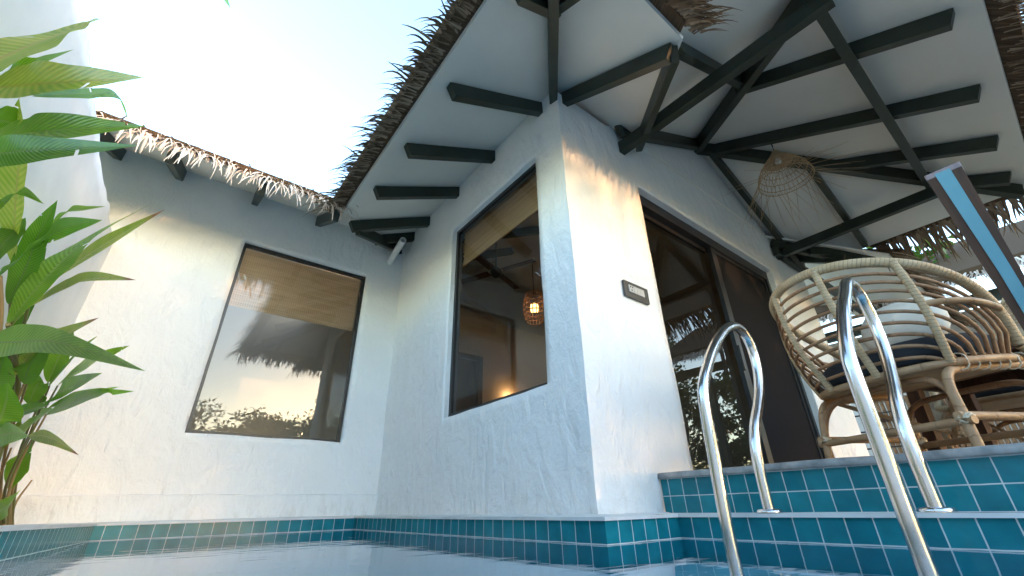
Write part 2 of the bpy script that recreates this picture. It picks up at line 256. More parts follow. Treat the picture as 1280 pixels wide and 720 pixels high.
# ------------------------------------------------------------------ mesh building
class MB:
    def __init__(s): s.v = []; s.f = []; s.uv = []; s.sm = []
    def face(s, pts, uvs=None, smooth=False):
        n = len(s.v); s.v += [tuple(p) for p in pts]; s.f.append(tuple(range(n, n+len(pts))))
        s.uv.append(uvs or [(0,0)]*len(pts)); s.sm.append(smooth)
    def grid(s, rows, uvs=None, smooth=True, close=False):
        n = len(s.v); h = len(rows); w = len(rows[0])
        for r in rows: s.v += [tuple(p) for p in r]
        for i in range(h-1):
            for j in range(w if close else w-1):
                k = (j+1) % w
                s.f.append((n+i*w+j, n+i*w+k, n+(i+1)*w+k, n+(i+1)*w+j)); s.sm.append(smooth)
                if uvs:
                    a, b_, c, d = uvs[i][j], uvs[i][j+1] if close or j+1 < len(uvs[i]) else uvs[i][k], uvs[i+1][j+1] if close or j+1 < len(uvs[i]) else uvs[i+1][k], uvs[i+1][j]
                    s.uv.append([a, b_, c, d])
                else: s.uv.append([(0,0)]*4)
    def box(s, c, size, ax=None, bev=0):
        c = Vector(c); hx, hy, hz = (q/2 for q in size)
        X, Y, Z = ax or (Vector((1,0,0)), Vector((0,1,0)), Vector((0,0,1)))
        P = lambda a, b, d: c + X*(a*hx) + Y*(b*hy) + Z*(d*hz)
        for q in (((-1,-1,-1),(-1,1,-1),(1,1,-1),(1,-1,-1)), ((-1,-1,1),(1,-1,1),(1,1,1),(-1,1,1)), ((-1,-1,-1),(1,-1,-1),(1,-1,1),(-1,-1,1)),
                  ((1,1,-1),(-1,1,-1),(-1,1,1),(1,1,1)), ((-1,1,-1),(-1,-1,-1),(-1,-1,1),(-1,1,1)), ((1,-1,-1),(1,1,-1),(1,1,1),(1,-1,1))):
            p = [P(*k) for k in q]; l1 = (p[1]-p[0]).length; l2 = (p[3]-p[0]).length
            s.face(p, [(0,0),(l1,0),(l1,l2),(0,l2)])
    def beam(s, p0, p1, w, h, upv=Vector((0,0,1)), top=True):
        """timber from p0 to p1; the line is the middle of its top face when top is set"""
        p0, p1 = Vector(p0), Vector(p1); d = (p1-p0); l = d.length; d.normalize()
        sd = d.cross(upv).normalized(); un = sd.cross(d).normalized()
        c = (p0+p1)/2 - (un*(h/2) if top else Vector())
        s.box(c, (l, w, h), (d, sd, un))
    def tube(s, pts, r, seg=8, close=False, cap=True):
        pts = [Vector(p) for p in pts]; n = len(pts); rad = r if isinstance(r, (list, tuple)) else [r]*n
        tg = []
        for i in range(n):
            a = pts[(i-1) % n] if (i > 0 or close) else pts[i]; b_ = pts[(i+1) % n] if (i < n-1 or close) else pts[i]
            t = (b_-a); tg.append(t.normalized() if t.length > 1e-9 else Vector((0,0,1)))
        ref = Vector((0,0,1)) if abs(tg[0].z) < .9 else Vector((1,0,0))
        nr = tg[0].cross(ref).normalized(); rows = []; uvs = []; ln = 0
        for i in range(n):
            if i:
                ln += (pts[i]-pts[i-1]).length
                nr = nr - tg[i]*nr.dot(tg[i])
                if nr.length < 1e-6: nr = tg[i].cross(Vector((1,0,0)))
                nr.normalize()
            bn = tg[i].cross(nr)
            rows.append([pts[i] + (nr*math.cos(2*PI*k/seg) + bn*math.sin(2*PI*k/seg))*rad[i] for k in range(seg)])
            uvs.append([(k/seg, ln) for k in range(seg+1)])
        if close:
            ln += (pts[0]-pts[-1]).length
            # last ring re-uses first ring's place, twisted to the nearest alignment
            best = min(range(seg), key=lambda q: (rows[0][q]-rows[-1][0]).length); rows.append([rows[0][(k+best) % seg] for k in range(seg)]); uvs.append([(k/seg, ln) for k in range(seg+1)])
        s.grid(rows, uvs, True, True)
        if cap and not close:
            for rr, rev in ((rows[0], True), (rows[-1], False)):
                s.face(list(reversed(rr)) if rev else rr)
    def lathe(s, prof, c, seg=20, ax=None):
        c = Vector(c); X, Y, Z = ax or (Vector((1,0,0)), Vector((0,1,0)), Vector((0,0,1)))
        s.grid([[c + X*(r*math.cos(2*PI*k/seg)) + Y*(r*math.sin(2*PI*k/seg)) + Z*z for k in range(seg)] for r, z in prof], None, True, True)
    def build(s, name, material, parent=None, bevel=0, merge=False):
        me = bpy.data.meshes.new(name); me.from_pydata(s.v, [], s.f); me.update()
        ul = me.uv_layers.new(name='UVMap'); i = 0
        flat = []
        for q in s.uv:
            for u in q: flat += [u[0], u[1]]
        ul.data.foreach_set('uv', flat)
        me.polygons.foreach_set('use_smooth', s.sm)
        mats = material if isinstance(material, (list, tuple)) else [material]
        for k in mats: me.materials.append(k)
        if merge or bevel:
            bm = bmesh.new(); bm.from_mesh(me); bmesh.ops.remove_doubles(bm, verts=bm.verts, dist=.0002); bmesh.ops.recalc_face_normals(bm, faces=bm.faces)
            if bevel:
                es = [e for e in bm.edges if len(e.link_faces) == 2 and e.calc_face_angle(0) > .6]
                bmesh.ops.bevel(bm, geom=es, offset=bevel, segments=2, profile=.6, affect='EDGES', clamp_overlap=True)
            bm.to_mesh(me); bm.free()
        o = bpy.data.objects.new(name, me); COL.objects.link(o)
        if parent is not None: o.parent = parent
        return o
def smooth_path(pts, n=6, close=False):
    pts = [Vector(p) for p in pts]; out = []; N_ = len(pts)
    for i in range(N_ if close else N_-1):
        p1, p2 = pts[i], pts[(i+1) % N_]
        p0 = pts[(i-1) % N_] if (i or close) else p1*2-p2
        p3 = pts[(i+2) % N_] if (i+2 < N_ or close) else p2*2-p1
        for k in range(n):
            t = k/n
            out.append(.5*((2*p1) + (p2-p0)*t + (2*p0-5*p1+4*p2-p3)*t*t + (3*p1-p0-3*p2+p3)*t**3))
    if not close: out.append(pts[-1])
    return out
def tag(o, label, cat, group=None):
    o['label'] = label; o['category'] = cat
    if group: o['group'] = group
    return o
def structure(o): o['kind'] = 'structure'; return o
def empty(name, loc=(0,0,0)):
    o = bpy.data.objects.new(name, None); o.empty_display_size = .1; COL.objects.link(o); o.location = loc; return o
def wob(p, a=.006, f=3.0):
    q = Vector(p)*f; return Vector(p) + Vector((noise.noise(q), noise.noise(q+Vector((31,7,5))), noise.noise(q+Vector((3,53,17)))))*a
def cuts(a, b, holes, step):
    ks = sorted({a, b, *[h for h in holes if a < h < b]}); out = []
    for i in range(len(ks)-1):
        n = max(1, round((ks[i+1]-ks[i])/step)); out += [ks[i] + (ks[i+1]-ks[i])*k/n for k in range(n)]
    return out + [ks[-1]]
def wall_sheet(mb, P, u0, u1, v0, v1, hole=None, depth=None, step=.05, amp=.007):
    """plaster face: P(u,v,d) gives the point d metres into the wall; one opening with its reveals"""
    hu = [hole[0], hole[1]] if hole else []; hv = [hole[2], hole[3]] if hole else []
    us = cuts(u0, u1, hu, step/U); vs = cuts(v0, v1, hv, step/U)
    for i in range(len(us)-1):
        for j in range(len(vs)-1):
            cu, cv = (us[i]+us[i+1])/2, (vs[j]+vs[j+1])/2
            if hole and hole[0] < cu < hole[1] and hole[2] < cv < hole[3]: continue
            mb.face([wob(P(a, b, 0), amp) for a, b in ((us[i],vs[j]),(us[i+1],vs[j]),(us[i+1],vs[j+1]),(us[i],vs[j+1]))], None, True)
    if hole:
        ue = [u for u in us if hole[0] <= u <= hole[1]]; ve = [v for v in vs if hole[2] <= v <= hole[3]]
        for b in (hole[2], hole[3]):
            for i in range(len(ue)-1):
                mb.face([wob(P(ue[i], b, 0), amp), wob(P(ue[i+1], b, 0), amp), P(ue[i+1], b, depth), P(ue[i], b, depth)], None, False)
        for a in (hole[0], hole[1]):
            for j in range(len(ve)-1):
                mb.face([wob(P(a, ve[j], 0), amp), wob(P(a, ve[j+1], 0), amp), P(a, ve[j+1], depth), P(a, ve[j], depth)], None, False)

# ------------------------------------------------------------------ survey numbers (units)
XM, YD, YL, XB = 1.107, 1.0, 2.76, -.48
ZR, ZW = -.031, -.0885                     # pool rim, water
PX, PY, PL, PS = .947, .837, 2.63, 1.27   # pool rim along the long wall, the short return, the far end, the step
ZT = .10                                  # terrace floor
POOL_END = -2.8
PXL = -.125
PXN = -.125-.0595*(PL-POOL_END)          # the bed side edge runs slightly outwards
ZRN = ZR+.0095*2.2

# ------------------------------------------------------------------ ground, pool, terrace
g = MB()
def gq(x0, y0, x1, y1, z=-.05):
    g.face([V(x0,y0,z), V(x1,y0,z), V(x1,y1,z), V(x0,y1,z)])
gq(-200,-200,200,POOL_END); gq(-200,3.4,200,200); gq(-200,POOL_END,-.46,3.4); g.face([V(-.46,POOL_END,-.05), V(PXN-.005,POOL_END,-.05), V(PXL-.02,PL,-.05), V(-.46,PL,-.05)]); g.face([V(-.46,PL,-.05), V(1.6,PL+.02,-.05), V(1.6,3.4,-.05), V(-.46,3.4,-.05)]); gq(1.6,POOL_END,200,3.4)
ground = structure(g.build('ground', MT['lawn']))

pb = MB()
def tiled(p0, p1, ztop, zbot, u0=0):
    l = (V(p1[0],p1[1],0)-V(p0[0],p0[1],0)).length; h = (ztop-zbot)*U
    pb.face([V(p0[0],p0[1],zbot), V(p1[0],p1[1],zbot), V(p1[0],p1[1],ztop), V(p0[0],p0[1],ztop)], [(u0,-h),(u0+l,-h),(u0+l,0),(u0,0)])
ZTB = ZR - .0565*2 - .004                 # two rows of tile, the lower one under water
tiled((PX,PL),(PXL,PL),ZR,ZTB); tiled((PX,PY),(PX,PL),ZR,ZTB); tiled((PS,PY),(PX,PY),ZR,ZTB); tiled((PS,POOL_END),(PS,PY),ZR,ZTB,.02); tiled((PXN,POOL_END),(PS,POOL_END),ZR,ZTB)
def xl(y): return PXL-.0595*(PL-y)
def zl_(y): return ZR+.0095*min(PL-y, 2.2)
lys = [PL, 1.7, .43, POOL_END]
for k in range(3):
    y0_, y1_ = lys[k], lys[k+1]; u0_, u1_ = (PL-y0_)*U, (PL-y1_)*U
    pb.face([V(xl(y0_),y0_,ZTB), V(xl(y1_),y1_,ZTB), V(xl(y1_),y1_,zl_(y1_)), V(xl(y0_),y0_,zl_(y0_))], [(u0_,(ZTB-zl_(y0_))*U),(u1_,(ZTB-zl_(y1_))*U),(u1_,0),(u0_,0)])
tile_band = structure(pb.build('pool_tile_band', MT['tile']))
ps = MB(); ZF = -.9
def shell(p0, p1): ps.face([V(*p0,ZF), V(*p1,ZF), V(*p1,ZTB), V(*p0,ZTB)])
for a, b_ in (((PX,PL),(PXL,PL)), ((PX,PY),(PX,PL)), ((PS,PY),(PX,PY)), ((PS,POOL_END),(PS,PY)), ((PXL,PL),(PXN,POOL_END)), ((PXN,POOL_END),(PS,POOL_END))): shell(a, b_)
ps.face([V(PXN,POOL_END,ZF), V(PS,POOL_END,ZF), V(PS,PL,ZF), V(PXL,PL,ZF)])
pool_basin = structure(ps.build('pool_basin', MT['pool']))
w = MB()
w.grid([[V(-.46 + (PS+.46)*i/24, POOL_END + (PL-POOL_END)*j/60, ZW) for i in range(25)] for j in range(61)])
water = structure(w.build('pool_water', MT['water']))

rm = MB()
def strip(a, b_, c, d, th=.02):
    P4 = [Vector(q) for q in (a, b_, c, d)]; n = 16
    top = [[wob(P4[0].lerp(P4[1], i/n).lerp(P4[3].lerp(P4[2], i/n), j/4), .004, 6) for i in range(n+1)] for j in range(5)]
    rm.grid(top, None, True)
e = .006
strip(V(PXL,PL-e,ZR+.006), V(PX+.02,PL-e,ZR+.006), V(1.2,YL+.02,-.020), V(-.6,YL+.02,-.020))
strip(V(PX-e,PL+.01,ZR+.006), V(PX-e,PY-e,ZR+.006), V(XM+.03,YD-.02,-.0225), V(XM+.03,YL,-.0225))
strip(V(PX-e,PY-e,ZR+.006), V(PS+.0,PY-e,ZR+.006), V(1.47,YD+.02,-.0225), V(XM+.02,YD+.02,-.0225))
for a, b_ in (((PXL,PL-e),(PX-e,PL-e)), ((PX-e,PL-e),(PX-e,PY-e)), ((PX-e,PY-e),(PS-e,PY-e)), ((PS-e,PY-e),(PS-e,POOL_END))):
    rm.face([V(*a,ZR-.003), V(*b_,ZR-.003), V(*b_,ZR+.006), V(*a,ZR+.006)])
for k in range(3):
    y0_, y1_ = lys[k], lys[k+1]; a_, b_ = V(xl(y0_)+e,y0_,zl_(y0_)+.005), V(xl(y1_)+e,y1_,zl_(y1_)+.005)
    strip(a_, b_, b_+V(-.07,0,.003), a_+V(-.07,.03,.003)); dn = V(0,0,-.008); rm.face([a_+dn, b_+dn, b_, a_])
strip(V(PS-e,POOL_END,ZR+.006), V(PS-e,PY-.0,ZR+.006), V(1.46,YD-.0,-.0265), V(1.46,POOL_END,-.0265))
pool_rim = structure(rm.build('pool_rim', MT['rim']))

t = MB()
def tq(pts, uv): t.face(pts, uv)
XT = 1.45
h = (.082+.0275)*U; l = (YD-POOL_END)*U
t.face([V(XT,POOL_END,-.0275), V(XT,YD,-.0275), V(XT,YD,.082), V(XT,POOL_END,.082)], [(0,-.164),(l,-.164),(l,0),(0,0)])
terr_tile = structure(t.build('terrace_riser', MT['tile']))
t = MB()
n = 40; rows = []
for j, (x, z) in enumerate(((XT+.02,.0815), (XT-.012,.0815), (XT-.014,.086), (XT-.012,.099), (XT-.005,.102), (XT+.25,.102))):
    rows.append([wob(V(x, POOL_END+(YD-POOL_END)*i/n, z), .004, 5) for i in range(n+1)])
t.grid(rows, None, True)
terr_coping = structure(t.build('terrace_coping', MT['coping']))
t = MB(); t.box((V(XT+.22,0,0)+V(8,0,0))/2 + Vector((0,(POOL_END+3.2)/2*U,(ZT-.06)*U)), ((8-XT-.22)*U, (3.2-POOL_END)*U, .18))
terrace = structure(t.build('terrace', MT['paving']))

# ------------------------------------------------------------------ the villa
villa = empty('pool_villa', V(XM, YD, -.02))
tag(villa, 'white plastered pool villa with thatched roof, dark green rafters and dark framed windows', 'villa')
villa_m = villa.matrix_world.copy()
def part(mb, name, m_, parent=villa, **k):
    o = mb.build(name, m_, None, **k)
    o.parent = parent
    # keep world coordinates: parents sit at villa origin
    o.matrix_parent_inverse = Matrix.Translation(-Vector(villa.location)) if parent is not None else Matrix.Identity(4)
    return o
def child(mb, name, m_, parent, root, **k):
    o = mb.build(name, m_, None, **k); o.parent = parent
    o.matrix_parent_inverse = Matrix.Translation(-Vector(root.location)) if parent is root else Matrix.Identity(4)
    return o

# window openings
HM = (1.192, 1.99, .415, 1.575)           # long wall: y0,y1,z0,z1
HL = (.078, .850, .367, 1.505)            # far wall: x0,x1,z0,z1
HD = (1.678, 3.27, .06, 1.545)            # door: x0,x1,z0,z1
wm = MB()
PM = lambda y, z, d: V(XM, y, z) + Vector((d, 0, 0))
wall_sheet(wm, PM, YD, YL+.03, -.03, 1.93, HM, .045)
long_wall = part(wm, 'wall', MT['plaster'], merge=True)
wm = MB()
PF = lambda x, z, d: V(x, YL, z) + Vector((0, d, 0))
wall_sheet(wm, PF, -1.5, XM+.03, .083, 1.88, HL, .035)
PFp = lambda x, z, d: V(x, YL-.016, z) + Vector((0, d, 0))
wall_sheet(wm, PFp, -1.5, XM+.03, -.03, .083, None, 0)
xs = [-1.5 + (XM+1.53)*k/50 for k in range(51)]
wm.grid([[wob(V(x, YL-.016, .083), .007) for x in xs], [wob(V(x, YL-.006, .088), .007) for x in xs], [wob(V(x, YL+.01, .089), .007) for x in xs]], None, True)
far_wall = part(wm, 'wall', MT['plaster'], merge=True)
XA, ZA = 2.55, 2.40                       # porch apex
wm = MB()
PD = lambda x, z, d: V(x, YD, z) + Vector((0, d, 0))
wall_sheet(wm, PD, XM, 3.98, -.03, 1.86, HD, .075)
us = [1.107 + (3.98-1.107)*k/40 for k in range(41)]
zt = lambda x: max(1.87, min(ZA - .5*abs(x-XA) + .01, ZA))
wm.grid([[wob(V(x, YD, 1.86 + (zt(x)-1.86)*j/8), .007) for x in us] for j in range(9)], None, True)
door_wall = part(wm, 'wall', MT['plaster'], merge=True)
wm = MB()
wall_sheet(wm, lambda y, z, d: V(3.98, y, z), YD, 3.2, -.03, 1.9, None, 0, .2)
side_wall = part(wm, 'wall', MT['plaster'], merge=True)

def framed_window(name, origin, ud, vd, wdt, hgt, fw_, fd, glass, nrm, gl_in):
    """frame bars round an opening plus one pane; origin is the lower corner on the outer face of the frame"""
    fr = MB(); o = Vector(origin); n = Vector(nrm)
    for a, b_, c, d in ((0, wdt, 0, fw_), (0, wdt, hgt-fw_, hgt), (0, fw_, fw_, hgt-fw_), (wdt-fw_, wdt, fw_, hgt-fw_)):
        fr.box(o + ud*((a+b_)/2) + vd*((c+d)/2) + n*(fd/2), (abs(b_-a), abs(d-c), fd), (ud, vd, n))
    f = part(fr, name, MT['black'])
    pn = MB(); ps_ = [o + ud*x + vd*y + n*gl_in for x, y in ((fw_,fw_),(wdt-fw_,fw_),(wdt-fw_,hgt-fw_),(fw_,hgt-fw_))]
    if ud.cross(vd).dot(n) > 0: ps_.reverse()          # the pane looks outwards
    pn.face(ps_)
    p = child(pn, 'glass_pane', glass, f, villa)
    return f
EX, EY, EZ = Vector((1,0,0)), Vector((0,1,0)), Vector((0,0,1))
framed_window('window', V(XM,HM[0],HM[2])+EX*.042, EY, EZ, (HM[1]-HM[0])*U, (HM[3]-HM[2])*U, .032, .05, MT['glass2'], (1,0,0), .012)
framed_window('window', V(HL[0],YL,HL[2])+EY*.032, EX, EZ, (HL[1]-HL[0])*U, (HL[3]-HL[2])*U, .024, .05, MT['glass'], (0,1,0), .012)
# sliding door
dr = MB(); o = V(HD[0],YD,HD[2]) + EY*.055; W_ = (HD[1]-HD[0])*U; H_ = (HD[3]-HD[2])*U
XS = (2.50-HD[0])*U
for a, b_, c, d, y0, y1 in ((0,W_,H_-.10,H_,0,.10), (0,.03,0,H_-.10,0,.10), (W_-.05,W_,0,H_-.10,0,.10), (0,W_,-.02,.04,.002,.10)):
    dr.box(o + EX*((a+b_)/2) + EZ*((c+d)/2) + EY*((y0+y1)/2), (b_-a, d-c, y1-y0), (EX, EZ, EY))
for a, b_, c, d, y0, y1 in ((XS-.05,XS+.04,.04,H_-.10,.015,.05), (.03,.06,.04,H_-.10,.06,.09), (XS+.05,XS+.10,.04,H_-.10,.055,.09), (W_-.09,W_-.05,.04,H_-.10,.02,.05),
                            (.06,XS-.05,.04,.09,.062,.088), (.06,XS-.05,H_-.14,H_-.10,.062,.088), (XS+.04,W_-.09,.04,.09,.018,.046), (XS+.04,W_-.09,H_-.14,H_-.10,.018,.046)):
    dr.box(o + EX*((a+b_)/2) + EZ*((c+d)/2) + EY*((y0+y1)/2), (b_-a, d-c, y1-y0), (EX, EZ, EY))
door = part(dr, 'sliding_door', MT['black'])
pn = MB(); pn.face([o+EX*x+EZ*z+EY*.075 for x, z in ((.06,.09),(W_-.05,.09),(W_-.05,H_-.14),(.06,H_-.14))], [(0,0),(1,0),(1,2),(0,2)])
child(pn, 'glass_pane', MT['doorglass'], door, villa)
pn = MB(); pn.face([o+EX*x+EZ*z+EY*.032 for x, z in ((XS+.04,.09),(W_-.09,.09),(W_-.09,H_-.14),(XS+.04,H_-.14))], [(0,0),(1.1,0),(1.1,2),(0,2)])
child(pn, 'insect_screen', MT['screen'], door, villa)
pn = MB(); pn.box(o+EX*(XS-.07+.0)+EZ*1.0+EY*.0, (.02,.22,.03), (EX,EZ,EY)); child(pn, 'door_handle', MT['black'], door, villa, bevel=.004)

# roof planes (soffit side)
ZE = 1.90
zW = lambda x: ZE + .5*(x-XM)             # slope over the long wall
zS = lambda y: ZE + .5*(y-YD)             # slope over the door wall
zP = lambda y: ZA + .5*(y-YD)             # porch, pool side
zQ = lambda x: ZA - .5*abs(x-XA)          # porch flanks
zL = lambda y: 1.86 + .5*(y-YL)           # far wing
XE, YE = .492, .392                       # main eaves
PW, PE, PSY = 1.215, 3.885, -.375         # porch eaves
YV = 2.205                                # far wing eave
# the soffit: one thin board skin per plane
sf = MB(); th = .02
def plane(pts):
    P_ = [V(*p) for p in pts]; n = (P_[1]-P_[0]).cross(P_[2]-P_[0]).normalized()
    if n.z < 0: n = -n
    Q_ = [p + n*th for p in P_]
    sf.face(P_); sf.face(list(reversed(Q_)))
    for i in range(len(P_)): j = (i+1) % len(P_); sf.face([P_[i], P_[j], Q_[j], Q_[i]])
YR = XM and 1+ (XA-XM)                    # hip apex of the main roof: same run both ways
ZRG = zW(XA)
plane([(XE,YE,zW(XE)), (XE,2.215,zW(XE)), (1.03,2.78,zW(1.03)), (.9,4.4,zW(.9)), (XA,4.4,ZRG), (XA,YD+(XA-XM),ZRG)])
plane([(XE,YE,zS(YE)), (1.175,YE,zS(YE)), (1.76,YD,zS(YD)), (XM,YD,ZE)])
plane([(XM,YD,ZE), (XA*2-XM,YD,ZE), (XA,YD+(XA-XM),ZRG)])
plane([(XA*2-XM,YD,ZE), (XA,YD+(XA-XM),ZRG), (XA,4.4,ZRG), (XA*2-XM,4.4,ZE)])
# main roof over the far end of the terrace, mirrored
plane([(3.87,.41,zS(.41)), (6.2,.41,zS(.41)), (6.2,YD+.6,zS(YD+.6)), (3.4,YD+.0,zS(YD))])
# porch hips
cw = (PW, PSY); ce = (PE, PSY)
plane([(PW,PSY,zP(PSY)), (PE,PSY,zP(PSY)), (XA,YD,ZA)])
plane([(PW,PSY,zQ(PW)), (XA,YD,ZA), (1.76,YD,zQ(1.76)), (PW,.43,zQ(PW))])
plane([(1.177,YE,zS(YE)), (PW,.43,zQ(PW)), (1.762,YD,zQ(1.76)), (1.762,YD,zS(YD))])
plane([(PE,PSY,zQ(PE)), (XA,YD,ZA), (3.6,YD,zQ(3.6)), (PE,.55,zQ(PE))])
# far wing
plane([(-1.6,YV,zL(YV)), (.467,YV,zL(YV)), (1.06,2.793,zL(2.793)), (1.06,4.0,zL(4.0)), (-1.6,4.0,zL(4.0))])
roof = part(sf, 'roof', MT['soffit'])

# rafters: one timber each
def rafter(p0, p1, w_=.05, h_=.10, name='rafter', par=None):
    b_ = MB(); b_.beam(p0, p1, w_, h_); return child(b_, name, MT['beam'], par or roof, villa, bevel=.004) if (par or roof) is not villa else part(b_, name, MT['beam'], bevel=.004)
dz = -.004
for y in (1.127, 1.553, 1.955, 2.356): rafter(V(.565,y,zW(.565)+dz), V(1.15,y,zW(1.15)+dz), .055, .105)
for y in (1.7, 2.2, 2.7, 3.2): rafter(V(1.2,y,zW(1.2)+dz), V(XA-.03,y,zW(XA-.03)+dz), .06, .12)          # inside the room
rafter(V(XM-.01,YD+.02,ZE-.005), V(.50,.40,zS(.40)-.008), .06, .12)                                       # corner hip
rafter(V(XM+.05,YD+.02,zS(YD)+dz), V(1.175,.43,zS(.43)+dz), .055, .11)
rafter(V(.735,.625,zS(.625)+dz), V(.735,.42,zS(.42)+dz), .05, .10)
rafter(V(.545,.645,zW(.545)+dz), V(.735,.645,zW(.735)+dz), .05, .10)
vr = rafter(V(1.175,.43,zS(.43)-.01), V(1.70,.955,zS(.955)-.01), .05, .11)                                # valley
# porch rafters
rafter(V(1.27,.46,zQ(1.27)+dz), V(2.08,.46,zQ(2.08)+dz), .055, .11)
rafter(V(1.53,.965,zQ(1.53)+dz), V(XA-.05,.965,zQ(XA-.05)+dz), .06, .115)
hw = lambda t: (XA + (PW+.05-XA)*t, YD + (PSY+.05-YD)*t)
for sx in (PW, PE):
    x1, y1 = sx + (.06 if sx == PW else -.06), PSY+.06
    rafter(V(XA,YD-.015,ZA-.012), V(x1,y1,zP(y1)-.012), .065, .13)
for x, y0 in ((2.055,.49), (2.63,.93), (3.15,.38), (3.62,-.06)):
    xa = x
    y_start = YD - abs(x-XA)*1.02 - .02
    rafter(V(x,y_start,zP(y_start)+dz), V(x,-.305,zP(-.305)+dz), .06, .115)
for y in (.50, .93):
    x0 = XA + (YD-y)*.97 + .03
    rafter(V(x0,y,zQ(x0)+dz), V(3.83,y,zQ(3.83)+dz), .055, .11)
# plates and ties
def tie(p0, p1, w_=.065, h_=.11):
    b_ = MB(); b_.beam(p0, p1, w_, h_); return part(b_, 'tie_beam', MT['beam'], bevel=.004)
tie(V(1.585,YD+.02,1.80), V(1.615,-.02,1.80)); tie(V(3.505,YD+.02,1.80), V(3.52,-.02,1.80)); tie(V(1.56,.03,1.865), V(3.60,.03,1.865), .065, .10)
# far side of the terrace: beams under the neighbouring slope
for a, b_ in (((3.87,.56,1.66),(3.45,.98,1.88)), ((3.72,.62,1.66),(3.72,1.0,1.86))): rafter(V(*a), V(*b_), .055, .11)
tie(V(3.42,.97,1.80), V(6.0,.97,1.80)); tie(V(3.6,.80,1.77), V(3.94,.49,1.71), .055, .10)
# far wing tails
for x in (-.62, -.335, .065, .46): rafter(V(x,YV+.02,zL(YV+.02)+dz), V(x,YL+.04,zL(YL+.04)+dz), .055, .105)
rafter(V(.615,2.355,1.63), V(1.06,2.75,1.845), .05, .11); rafter(V(.80,2.60,1.745), V(1.13,2.60,1.91), .05, .105)

# thatch: packed layer on top of each slope and loose strands along every eave
def layer(pts, upn=.05, name='thatch_layer'):
    """pts: eave start, eave end, ridge end, ridge start (units); packed layer lifted off the soffit"""
    P_ = [V(*p) for p in pts]; n = (P_[1]-P_[0]).cross(P_[3]-P_[0]).normalized()
    if n.z < 0: n = -n
    lo = [p + n*.024 for p in P_]; hi = [p + n*(.024+upn) for p in P_]
    b_ = MB(); L_ = (P_[1]-P_[0]).length; H_ = (P_[3]-P_[0]).length
    uv = [(0,0),(L_,0),(L_,H_),(0,H_)]
    b_.face(lo, uv); b_.face(list(reversed(hi)), list(reversed(uv)))
    for i in range(4):
        j = (i+1) % 4; l2 = (P_[j]-P_[i]).length; b_.face([lo[i], lo[j], hi[j], hi[i]], [(0,0),(l2,0),(l2,.1),(0,.1)])
    return child(b_, name, MT['packed'], roof, villa)
def strand(mb, p, d, side, length, width, droop, curl, shade, seg=5, twist=0):
    """one dried leaf strip: starts along d, then falls"""
    pts = []; q = Vector(p); dirv = Vector(d).normalized(); st = length/seg
    rows = []
    for i in range(seg+1):
        t_ = i/seg; wd = width*(1-.75*t_**1.5)*(.55 if i == seg else 1)
        s_ = (Vector(side).normalized() + Vector((0,0,1))*twist*t_).normalized()
        rows.append([q - s_*wd/2, q + s_*wd/2])
        dirv = (dirv + Vector((0,0,-1))*droop*(.35+t_) + Vector(side)*curl*t_).normalized(); q = q + dirv*st
    mb.grid(rows, [[(shade,0),(shade,1)] for _ in rows], True)
def fringe(p0, p1, out, slope, n, lens, droop=.22, width=.012, material='thatch', lift=.03, back=.03, bias=0, curl=.1, rnd=.25, name='thatch_fringe', clump=0, parent=None, seg=5):
    p0, p1 = V(*p0), V(*p1); al = (p1-p0); al.normalize(); out = Vector(out).normalized()
    b_ = MB(); base = (out + Vector((0,0,-slope))).normalized()
    up_ = Vector((0,0,1))
    L_ = (p1-p0).length
    for k in range(n):
        t_ = (k+random.random())/n
        cl = noise.noise(Vector((t_*L_*4.0, lift*9, 3.1)))
        p = p0 + (p1-p0)*t_ - base*(back*random.random()) + up_*(lift + random.uniform(-.012,.02))
        d = base + al*(bias + random.gauss(0, rnd) + cl*clump) + up_*random.gauss(.0, .10)
        ln = random.uniform(*lens)*(1+.5*cl)
        strand(b_, p, d, al, ln, width*random.uniform(.6,1.25), droop*random.uniform(.5,1.5), random.gauss(curl,.12), min(1,max(0,random.random()*.75+.12+cl*.25)), seg, random.gauss(0,.5))
    return child(b_, name, MT[material], parent or roof, villa) if parent is None else b_
ov = .065
# long-wall eave
layer([(XE-ov,YE-ov,zW(XE-ov)), (XE-ov,2.26,zW(XE-ov)), (XA,2.6,ZRG), (XA,2.44,ZRG)])
fringe((XE-ov+.01,YE-.1,zW(XE-ov)), (XE-ov+.01,2.28,zW(XE-ov)), (-1,0,0), .5, 260, (.20,.33), .13, .021, 'thatch', .045, .05, -.75, .18, .22, clump=.6, seg=7)
fringe((XE-.03,YE-.1,zW(XE-.03)), (XE-.03,2.25,zW(XE-.03)), (-1,0,0), .5, 420, (.09,.15), .05, .017, 'thatch', .026, .02, -.25, .05, .10)
# door-wall eave and its re-entrant corner
layer([(XE-ov,YE-ov*.6,zS(YE-ov*.6)), (1.12,YE-ov*.6,zS(YE-ov*.6)), (1.70,YD,zS(YD)), (XM,YD,ZE)])
fringe((XE-.1,YE-ov,zS(YE-ov)), (1.20,YE-ov,zS(YE-ov)), (0,-1,0), .5, 300, (.14,.32), .22, .018, 'thatch', .035, .06, 0, .0, .22, clump=.4, seg=6)
